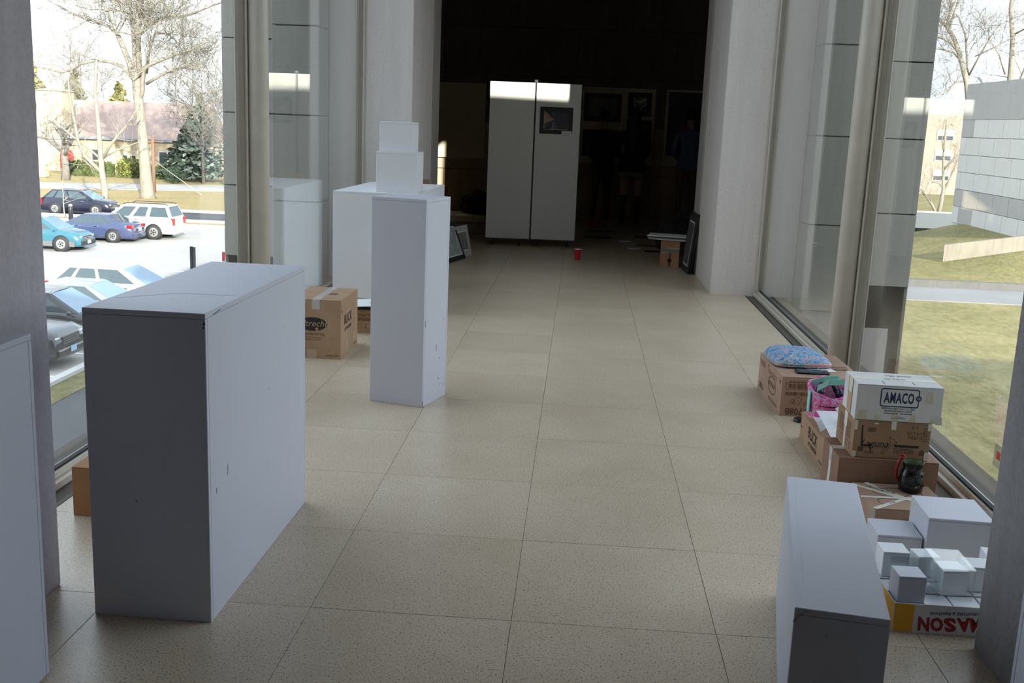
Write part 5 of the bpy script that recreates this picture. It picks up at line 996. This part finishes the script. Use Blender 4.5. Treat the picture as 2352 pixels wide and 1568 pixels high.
# boards on the back wall
YB = 17.425
tag(MB().box(-2.95, -1.59, YB-0.05, YB, 0.865, 2.06).build('display_board', board2, None, 0.003), 'cream display board on the back wall left of the folding panel', 'board', 'display boards on the back wall')
tag(MB().box(-0.03, 1.14, YB-0.05, YB, 0.87, 2.072).build('display_board', board2, None, 0.003), 'cream display board hung with black framed pictures behind two people', 'board', 'display boards on the back wall')
tag(MB().box(1.31, 2.5, YB-0.05, YB, 0.87, 2.072).build('display_board', board2, None, 0.003), 'cream display board with a dark mural behind the person in blue', 'board', 'display boards on the back wall')
bmat = plain('black_mat_board', (0.015, 0.015, 0.017), 0.6); gpic = plain('grey_picture', (0.13, 0.12, 0.11), 0.5, var=0.3, scale=12); dpic = plain('dark_picture', (0.05, 0.05, 0.06), 0.4, var=0.5, scale=14); bpic = plain('blue_picture', (0.05, 0.07, 0.15), 0.4, var=0.5, scale=9); wpic = pattern_mat('black_white_photo', [(0, (0.03, 0.03, 0.03)), (0.45, (0.3, 0.3, 0.29)), (0.52, (0.55, 0.55, 0.53)), (0.6, (0.08, 0.08, 0.08))], 9)
YA = YB-0.051; gg = 'framed pictures on the back wall'
artwork('framed_picture', 'large black framed grey picture at the upper left of the picture board', 0.0, 0.60, YA, 1.53, 1.975, bmat, gpic, 0.075, gg)
artwork('framed_picture', 'black framed black-and-white photo at the upper right of the picture board', 0.704, 1.08, YA, 1.64, 2.009, bmat, wpic, 0.085, gg)
artwork('framed_picture', 'black framed blue picture in the middle right of the picture board', 0.70, 1.10, YA, 1.31, 1.575, bmat, bpic, 0.06, gg)
artwork('framed_picture', 'black framed dark picture at the lower left of the picture board', 0.0, 0.597, YA, 0.985, 1.40, bmat, dpic, 0.07, gg)
artwork('framed_picture', 'small black framed picture at the lower right of the picture board', 0.79, 1.09, YA, 1.02, 1.223, bmat, dpic, 0.05, gg)
artwork('mural_picture', 'large dark picture with red and blue patches behind the person in blue', 1.35, 2.4, YA, 1.037, 2.039, bmat, pattern_mat('mural_patches', [(0, (0.01, 0.01, 0.015)), (0.5, (0.02, 0.03, 0.10)), (0.55, (0.015, 0.015, 0.02)), (0.62, (0.25, 0.05, 0.03)), (0.68, (0.02, 0.02, 0.03))], 3.5, 0.4), 0.03, gg)
MBx = [(0.13, 0.22, 1.46, 1.53, 'caption card under the large grey picture'), (0.52, 0.58, 0.93, 0.98, 'caption card under the dark lower picture')]
for (x0, x1, z0, z1, lab) in MBx: tag(MB().box(x0, x1, YA-0.002, YA, z0, z1).build('caption_card', paper), 'small white '+lab, 'card')
# leaning frames, boxes and papers
def leaning(name, label, x, y, rz, w_, h_, tilt, fm, im, border, group):
    """stands on its bottom edge, leaning back by tilt; local x along the edge"""
    o = thing(name, label, 'picture', (x, y, 0.002), rz, group); T = Matrix.Rotation(-tilt, 4, 'X')
    MB().box(-w_/2, w_/2, 0, 0.014, 0, h_, T).build('mount', fm, o, 0.001); MB().box(-w_/2+border, w_/2-border, -0.001, 0, border, h_-border, T).build('mat', paper, o); MB().box(-w_/2+border+0.012, w_/2-border-0.012, -0.002, -0.001, border+0.012, h_-border-0.012, T).build('print', im, o); return o
gpl = 'pictures leaning beside the gallery opening'
leaning('framed_picture', 'black mounted picture leaning at the left of the opening, nearest', -1.255, 11.05, R(75), 0.50, 0.42, R(22), bmat, plain('pale_photo', (0.38, 0.42, 0.40), 0.4, var=0.4, scale=14), 0.05, gpl)
leaning('framed_picture', 'grey mounted print leaning at the left of the opening behind the black one', -1.215, 11.42, R(75), 0.42, 0.34, R(12), plain('pale_grey_mount', (0.50, 0.48, 0.46), 0.6), plain('soft_print', (0.22, 0.22, 0.20), 0.5, var=0.4, scale=10), 0.06, gpl)
leaning('framed_picture', 'tall black framed picture leaning at the right of the opening, nearest', 1.135, 11.07, R(-88), 0.50, 0.60, R(6), bmat, dpic, 0.07, gpl)
leaning('framed_picture', 'black framed picture leaning at the right of the opening behind another', 1.165, 11.075, R(-88), 0.50, 0.62, R(4.5), blackm, dpic, 0.05, gpl)
fb = carton('cardboard_box', 'brown carton with silver tape in the dark gallery at the right', 0.905, 11.42, -0.35, 0.21, 0.22, 0.275, m=cardboard_mat('rust_cardboard', (0.40, 0.20, 0.10)), seam='x'); decal(fb, 'front', [(0.095, 0.12, 0.0, 0.15)], ink_b, 'tape_strip'); decal(fb, 'front', [], ink, 'round_mark', polys=[ell(0.105, 0.07, 0.026, 0.022, 18)]); decal(fb, 'front', [(0.0, 0.21, 0.16, 0.20)], plain('grey_tape', (0.18, 0.16, 0.15), 0.3), 'tape_strip'); decal(fb, 'front', [(0.08, 0.21, 0.198, 0.206), (0.0, 0.07, 0.15, 0.156)], tape_g, 'tape_edge'); decal(fb, 'right', [(0.0, 0.20, 0.19, 0.21), (0.0, 0.14, 0.02, 0.11)], tape_g, 'tape_strip')
for k, (dx, rz, m_, lab) in enumerate(((0, -0.3, paper, 'lowest white board on the rust carton'), (-0.02, -0.22, grey_rail, 'grey board in the middle of the pile on the rust carton'), (0.02, -0.33, bmat, 'black board near the top of the pile on the rust carton'), (-0.03, -0.18, paper, 'topmost white board on the rust carton'))):
    tag(MB().box(-0.21, 0.21, -0.15, 0.15, 0, 0.010).build('art_board', m_, None, 0.001, (1.02+dx, 11.60, 0.2775+0.0115*k), rz), lab, 'board', 'art boards on the rust carton')
mb = MB(); N = 18
def blob(name, label, loc, rad, m, seed, rz=0, cat='bag'):
    rnd = random.Random(seed); bm = bmesh.new(); bmesh.ops.create_icosphere(bm, subdivisions=4, radius=1.0); ph_ = [rnd.uniform(0, 6) for _ in range(9)]
    mb = MB(); vs = []
    for v in bm.verts:
        p = v.co; k = 1+0.10*math.sin(4*p.x+ph_[0])*math.sin(3*p.y+ph_[1])+0.07*math.sin(7*p.z+5*p.x+ph_[2])+0.05*math.sin(11*p.y+ph_[3]); z = p.z*k*rad[2]
        vs.append((p.x*k*rad[0], p.y*k*rad[1], max(0, z+rad[2]*0.75)))
    mb.add(vs, [tuple(v.index for v in f.verts) for f in bm.faces], True); bm.free(); o = thing(name, label, cat, loc, rz); mb.build('cloth', m, o)
    MB().tube([(-rad[0]*0.4, -rad[1]*0.5, rad[2]*1.2), (-rad[0]*0.2, -rad[1]*0.7, rad[2]*1.6), (rad[0]*0.2, -rad[1]*0.7, rad[2]*1.6), (rad[0]*0.4, -rad[1]*0.5, rad[2]*1.2)], 0.012, 6).build('strap', blackfab, o); return o
blob('backpack', 'slumped black backpack by the back wall left of the panel', (-1.62, 17.0, 0), (0.30, 0.22, 0.21), blackfab, 3)
blob('coat_pile', 'black coat heaped behind the rust carton', (1.25, 12.6, 0.0), (0.30, 0.22, 0.28), blackfab, 8, cat='coat')
def cup(label, x, y):
    o = thing('plastic_cup', label, 'cup', (x, y, 0), 0, 'red plastic cups on the gallery floor'); MB().lathe([(0.030, 0), (0.032, 0.03), (0.040, 0.105), (0.046, 0.117), (0.046, 0.119)], 22, caps=False).build('wall', redcup, o); MB().lathe([(0.046, 0.119), (0.047, 0.121), (0.0465, 0.1225), (0.042, 0.1215), (0.037, 0.104), (0.028, 0.012), (0.001, 0.010)], 22, caps=False).build('rim', cupwhite, o)
cup('red plastic cup on the floor at the right foot of the display panel', 0.014, 11.60); cup('red plastic cup on the dark floor, left one of the far pair', 0.163, 16.0); cup('red plastic cup on the dark floor, right one of the far pair', 0.285, 16.05)
fp = [(-1.95, 16.5, 0.55, 0.35, 0.2, paper, 'pale poster sheet on the floor by the back wall at the far left'), (-1.50, 16.25, 0.60, 0.40, -0.3, plain('tan_board', (0.40, 0.34, 0.25), 0.7), 'tan board lying on the floor left of the panel'), (-1.55, 15.4, 0.5, 0.32, 0.15, plain('dark_grey_board', (0.10, 0.10, 0.10), 0.6), 'dark curled sheet on the floor left of the panel'), (-1.30, 13.85, 0.30, 0.16, 0.1, plain('speckled_sheet', (0.35, 0.33, 0.31), 0.7), 'speckled grey sheet on the floor behind the panel edge'),
 (0.62, 13.8, 0.16, 0.10, 0.1, paper, 'small white card on the dark floor right of the panel'), (1.05, 14.4, 0.55, 0.25, -0.1, gpic, 'long grey sheet on the dark floor'), (0.70, 13.0, 0.14, 0.12, 0.2, paper, 'white paper corner on the dark floor nearest the people'), (0.98, 13.35, 0.45, 0.22, -0.05, plain('rust_board', (0.22, 0.10, 0.04), 0.6), 'rust coloured board on the dark floor'), (0.93, 12.75, 0.22, 0.14, 0.0, bmat, 'black board on the dark floor beside the rust carton'), (0.35, 15.0, 0.4, 0.2, 0.05, gpic, 'grey board on the floor near the two far cups'), (0.28, 14.1, 0.35, 0.2, -0.1, dpic, 'dark board on the floor behind the panel')]
for (x, y, w_, d_, rz, m_, lab) in fp: tag(MB().box(-w_/2, w_/2, -d_/2, d_/2, 0, 0.006).build('floor_sheet', m_, None, 0.001, (x, y, 0.0005), rz), lab, 'paper', 'sheets on the gallery floor')

# ================================================================== PEOPLE
def skin(edges_pts, edges, radii, root, name, subdiv=1):
    me = bpy.data.meshes.new(name); me.from_pydata(edges_pts, edges, []); o = bpy.data.objects.new(name, me); COL.objects.link(o)
    md = o.modifiers.new('skin', 'SKIN'); sk = me.skin_vertices[0].data if me.skin_vertices else None
    if sk is None:
        bm = bmesh.new(); bm.from_mesh(me); bm.verts.layers.skin.verify(); bm.to_mesh(me); bm.free(); sk = me.skin_vertices[0].data
    for i, r_ in enumerate(radii): sk[i].radius = r_ if hasattr(r_, '__len__') else (r_, r_); sk[i].use_root = (i == root)
    md.use_smooth_shade = True
    sd = o.modifiers.new('sub', 'SUBSURF'); sd.levels = subdiv; sd.render_levels = subdiv
    dg = bpy.context.evaluated_depsgraph_get(); dg.update(); m2 = bpy.data.meshes.new_from_object(o.evaluated_get(dg), depsgraph=dg)
    bpy.data.objects.remove(o); bpy.data.meshes.remove(me); return m2
def person(label, loc, rz, h, top_m, leg_m, skin_m, hair_m, shoe_m, long_hair=False, skirt=None, lean=0.0, weight=0.0, sock=None):
    k = h/1.75; o = thing('person', label, 'person', loc, rz)
    V_ = []; R_ = []; E_ = []
    def v(x, y, z, r_, par=None):
        V_.append((x*k, y*k, z*k)); R_.append(r_*k if not hasattr(r_, '__len__') else (r_[0]*k, r_[1]*k)); i = len(V_)-1
        if par is not None: E_.append((par, i))
        return i
    # facing +y; viewer sees the back
    pel = v(0, 0, 0.93, (0.155, 0.115)); wst = v(0, 0.0, 1.08, (0.140, 0.10), pel); chest = v(0, 0.0+lean*0.3, 1.27, (0.165, 0.115), wst); nb_ = v(0, 0.01+lean*0.5, 1.425, (0.085, 0.075), chest); nk = v(0, 0.018+lean, 1.485, 0.043, nb_); jw = v(0, 0.055+lean*1.2, 1.565, (0.054, 0.072), nk); hd1 = v(0, 0.045+lean*1.3, 1.63, (0.070, 0.088), jw); hd2 = v(0, 0.04+lean*1.4, 1.69, (0.070, 0.085), hd1)
    for s in (-1, 1):
        sh = v(s*0.185, 0.0+lean*0.4, 1.385, 0.062, chest); el = v(s*0.245, -0.01, 1.12, 0.046, sh); wr = v(s*0.17, 0.20, 1.00, 0.030, el); pm = v(s*0.125, 0.265, 0.995, (0.036, 0.018), wr)
        for f in range(4):
            ox = (f-1.5)*0.019; a = v(s*(0.105-abs(ox)*0.0)+ox*0.3, 0.30, 0.985+ox*0.9, 0.0095, pm); b = v(s*0.085+ox*0.3, 0.325, 0.97+ox*0.9, 0.0088, a); v(s*0.065+ox*0.3, 0.315, 0.955+ox*0.9, 0.008, b)
        tb = v(s*0.125, 0.275, 1.03, 0.011, wr); v(s*0.10, 0.30, 1.045, 0.0095, tb)
        wx = weight*0.02; hp = v(s*0.10, 0.0, 0.86, 0.098, pel); kn = v(s*0.105+wx, 0.025, 0.50, 0.060, hp); ank = v(s*0.11+wx, -0.015, 0.095, 0.042, kn); toe = v(s*0.125+wx, 0.13, 0.035, (0.040, 0.026), ank)
    me = skin(V_, E_, R_, pel, 'body', 2)
    for m_ in (skin_m, top_m, leg_m, shoe_m, sock or leg_m): me.materials.append(m_)
    for p in me.polygons:
        c = p.center/k; z = c.z; ax = abs(c.x); p.use_smooth = True
        arm = ax > 0.165 and z > 0.95 or (c.y > 0.14 and 0.9 < z < 1.2)
        if z > 1.47: mi = 0
        elif arm and c.y > 0.215: mi = 0
        elif z > 0.86 or arm: mi = 1
        elif z < 0.10: mi = 3
        elif sock and z < 0.44: mi = 4
        elif sock and z < 0.68: mi = 0
        else: mi = 2
        p.material_index = mi
    link('body', me, o)
    hy = 0.045+lean*1.4
    # face: nose, ears, eyes, mouth (turned away from the viewer)
    MB().ico((0, (hy+0.092)*k, 1.622*k), 0.013*k, 2, (0.8, 1.2, 1.5)).build('nose', skin_m, o)
    for s in (-1, 1):
        MB().ico((s*0.074*k, hy*k, 1.64*k), 0.024*k, 2, (0.4, 0.8, 1.2)).build('ear', skin_m, o); MB().ico((s*0.03*k, (hy+0.079)*k, 1.650*k), 0.009*k, 2).build('eye', plain('dark_eye', (0.08, 0.05, 0.04), 0.2), o)
    MB().ico((0, (hy+0.076)*k, 1.578*k), 0.02*k, 1, (1.2, 0.4, 0.3)).build('mouth', plain('lip_skin', (0.35, 0.12, 0.10), 0.5), o)
    mb = MB(); bm = bmesh.new(); bmesh.ops.create_icosphere(bm, subdivisions=4, radius=1); vs = []
    for q in bm.verts:
        p = q.co; n_ = 1+0.03*math.sin(30*p.x+7*p.z)+0.02*math.sin(23*p.y); yy = p.y*0.108*n_; zz = p.z*0.100*n_
        if p.y > 0.35 and p.z < 0.45: yy *= 0.72; 
        if p.z < -0.2 and p.y > 0: yy *= 0.6
        vs.append((p.x*0.088*n_*k, (hy-0.008+yy)*k, (1.675+zz)*k))
    mb.add(vs, [tuple(q.index for q in f.verts) for f in bm.faces], True); bm.free()
    mb.build('hair', hair_m, o)
    if long_hair:
        rg = []
        for (z, w_, d_, yy) in ((1.72, 0.06, 0.05, -0.02), (1.62, 0.095, 0.06, -0.045), (1.50, 0.105, 0.055, -0.06), (1.38, 0.12, 0.05, -0.09), (1.22, 0.11, 0.04, -0.115), (1.12, 0.07, 0.025, -0.115)):
            rg.append([Vector((w_*math.cos(t)*k*(1+0.05*math.sin(5*t)), (hy+yy+d_*math.sin(t))*k, z*k)) for t in [2*PI*j/18 for j in range(18)]])
        MB().loft(rg).build('long_hair', hair_m, o)
    # hem and collar of the top
    hem = [(0.178, 0.86), (0.182, 0.90), (0.172, 0.95)] if not skirt else [(0.20, 0.80), (0.205, 0.86), (0.185, 0.98)]
    rg = [[Vector((r_*math.cos(t)*k, r_*0.74*math.sin(t)*k, z*k)) for t in [2*PI*j/24 for j in range(24)]] for r_, z in hem]; MB().loft(rg, True, False).build('hem', top_m, o)
    MB().lathe([(0.072*k, 0), (0.066*k, 0.03*k)], 18, (0, (0.015+lean*0.6)*k, 1.445*k)).build('collar', top_m, o)
    if skirt:
        rg = [[Vector((r_*math.cos(t)*k, r_*0.75*math.sin(t)*k, z*k)) for t in [2*PI*j/24 for j in range(24)]] for r_, z in ((0.195, 0.73), (0.195, 0.80), (0.19, 0.88))]; MB().loft(rg, True, False).build('shorts_hem', skirt, o)
    for s in (-1, 1):
        rg = []
        for (y, w_, h_) in ((-0.06, 0.028, 0.05), (-0.03, 0.042, 0.085), (0.04, 0.046, 0.075), (0.11, 0.05, 0.055), (0.165, 0.042, 0.042), (0.185, 0.02, 0.028)):
            rg.append([Vector(((s*0.118+weight*0.02+w_*math.cos(t))*k, y*k, max(0.0, (0.5*h_+0.5*h_*math.sin(t)))*k)) for t in [2*PI*j/14 for j in range(14)]])
        MB().loft(rg).build('shoe', shoe_m, o)
    return o
skinm = plain('skin', (0.50, 0.31, 0.23), 0.5); hair_d = plain('dark_brown_hair', (0.02, 0.014, 0.010), 0.5); hair_b = plain('black_hair', (0.008, 0.007, 0.007), 0.45)
person('person in a dark green top and grey trousers viewing the pictures', (0.34, 16.85, 0), 0.05, 1.68, plain('dark_green_knit', (0.015, 0.03, 0.028), 0.9), plain('charcoal_trousers', (0.07, 0.07, 0.075), 0.9), skinm, hair_d, blackfab, lean=0.02)
person('person in a long black coat and shorts with dark boots viewing the pictures', (0.78, 16.35, 0), -0.05, 1.74, plain('black_coat', (0.010, 0.010, 0.011), 0.9), plain('pale_shorts', (0.30, 0.28, 0.26), 0.9), skinm, hair_b, rubber, long_hair=True, skirt=plain('pale_shorts', (0.30, 0.28, 0.26), 0.9), sock=plain('black_boots', (0.010, 0.010, 0.010), 0.6))
person('person in a blue sweater and khaki trousers facing the dark mural', (1.66, 16.70, 0), 0.0, 1.76, plain('blue_sweater', (0.15, 0.175, 0.30), 0.9), plain('khaki_trousers', (0.16, 0.11, 0.06), 0.9), skinm, hair_d, plain('brown_shoes', (0.06, 0.04, 0.03), 0.6))
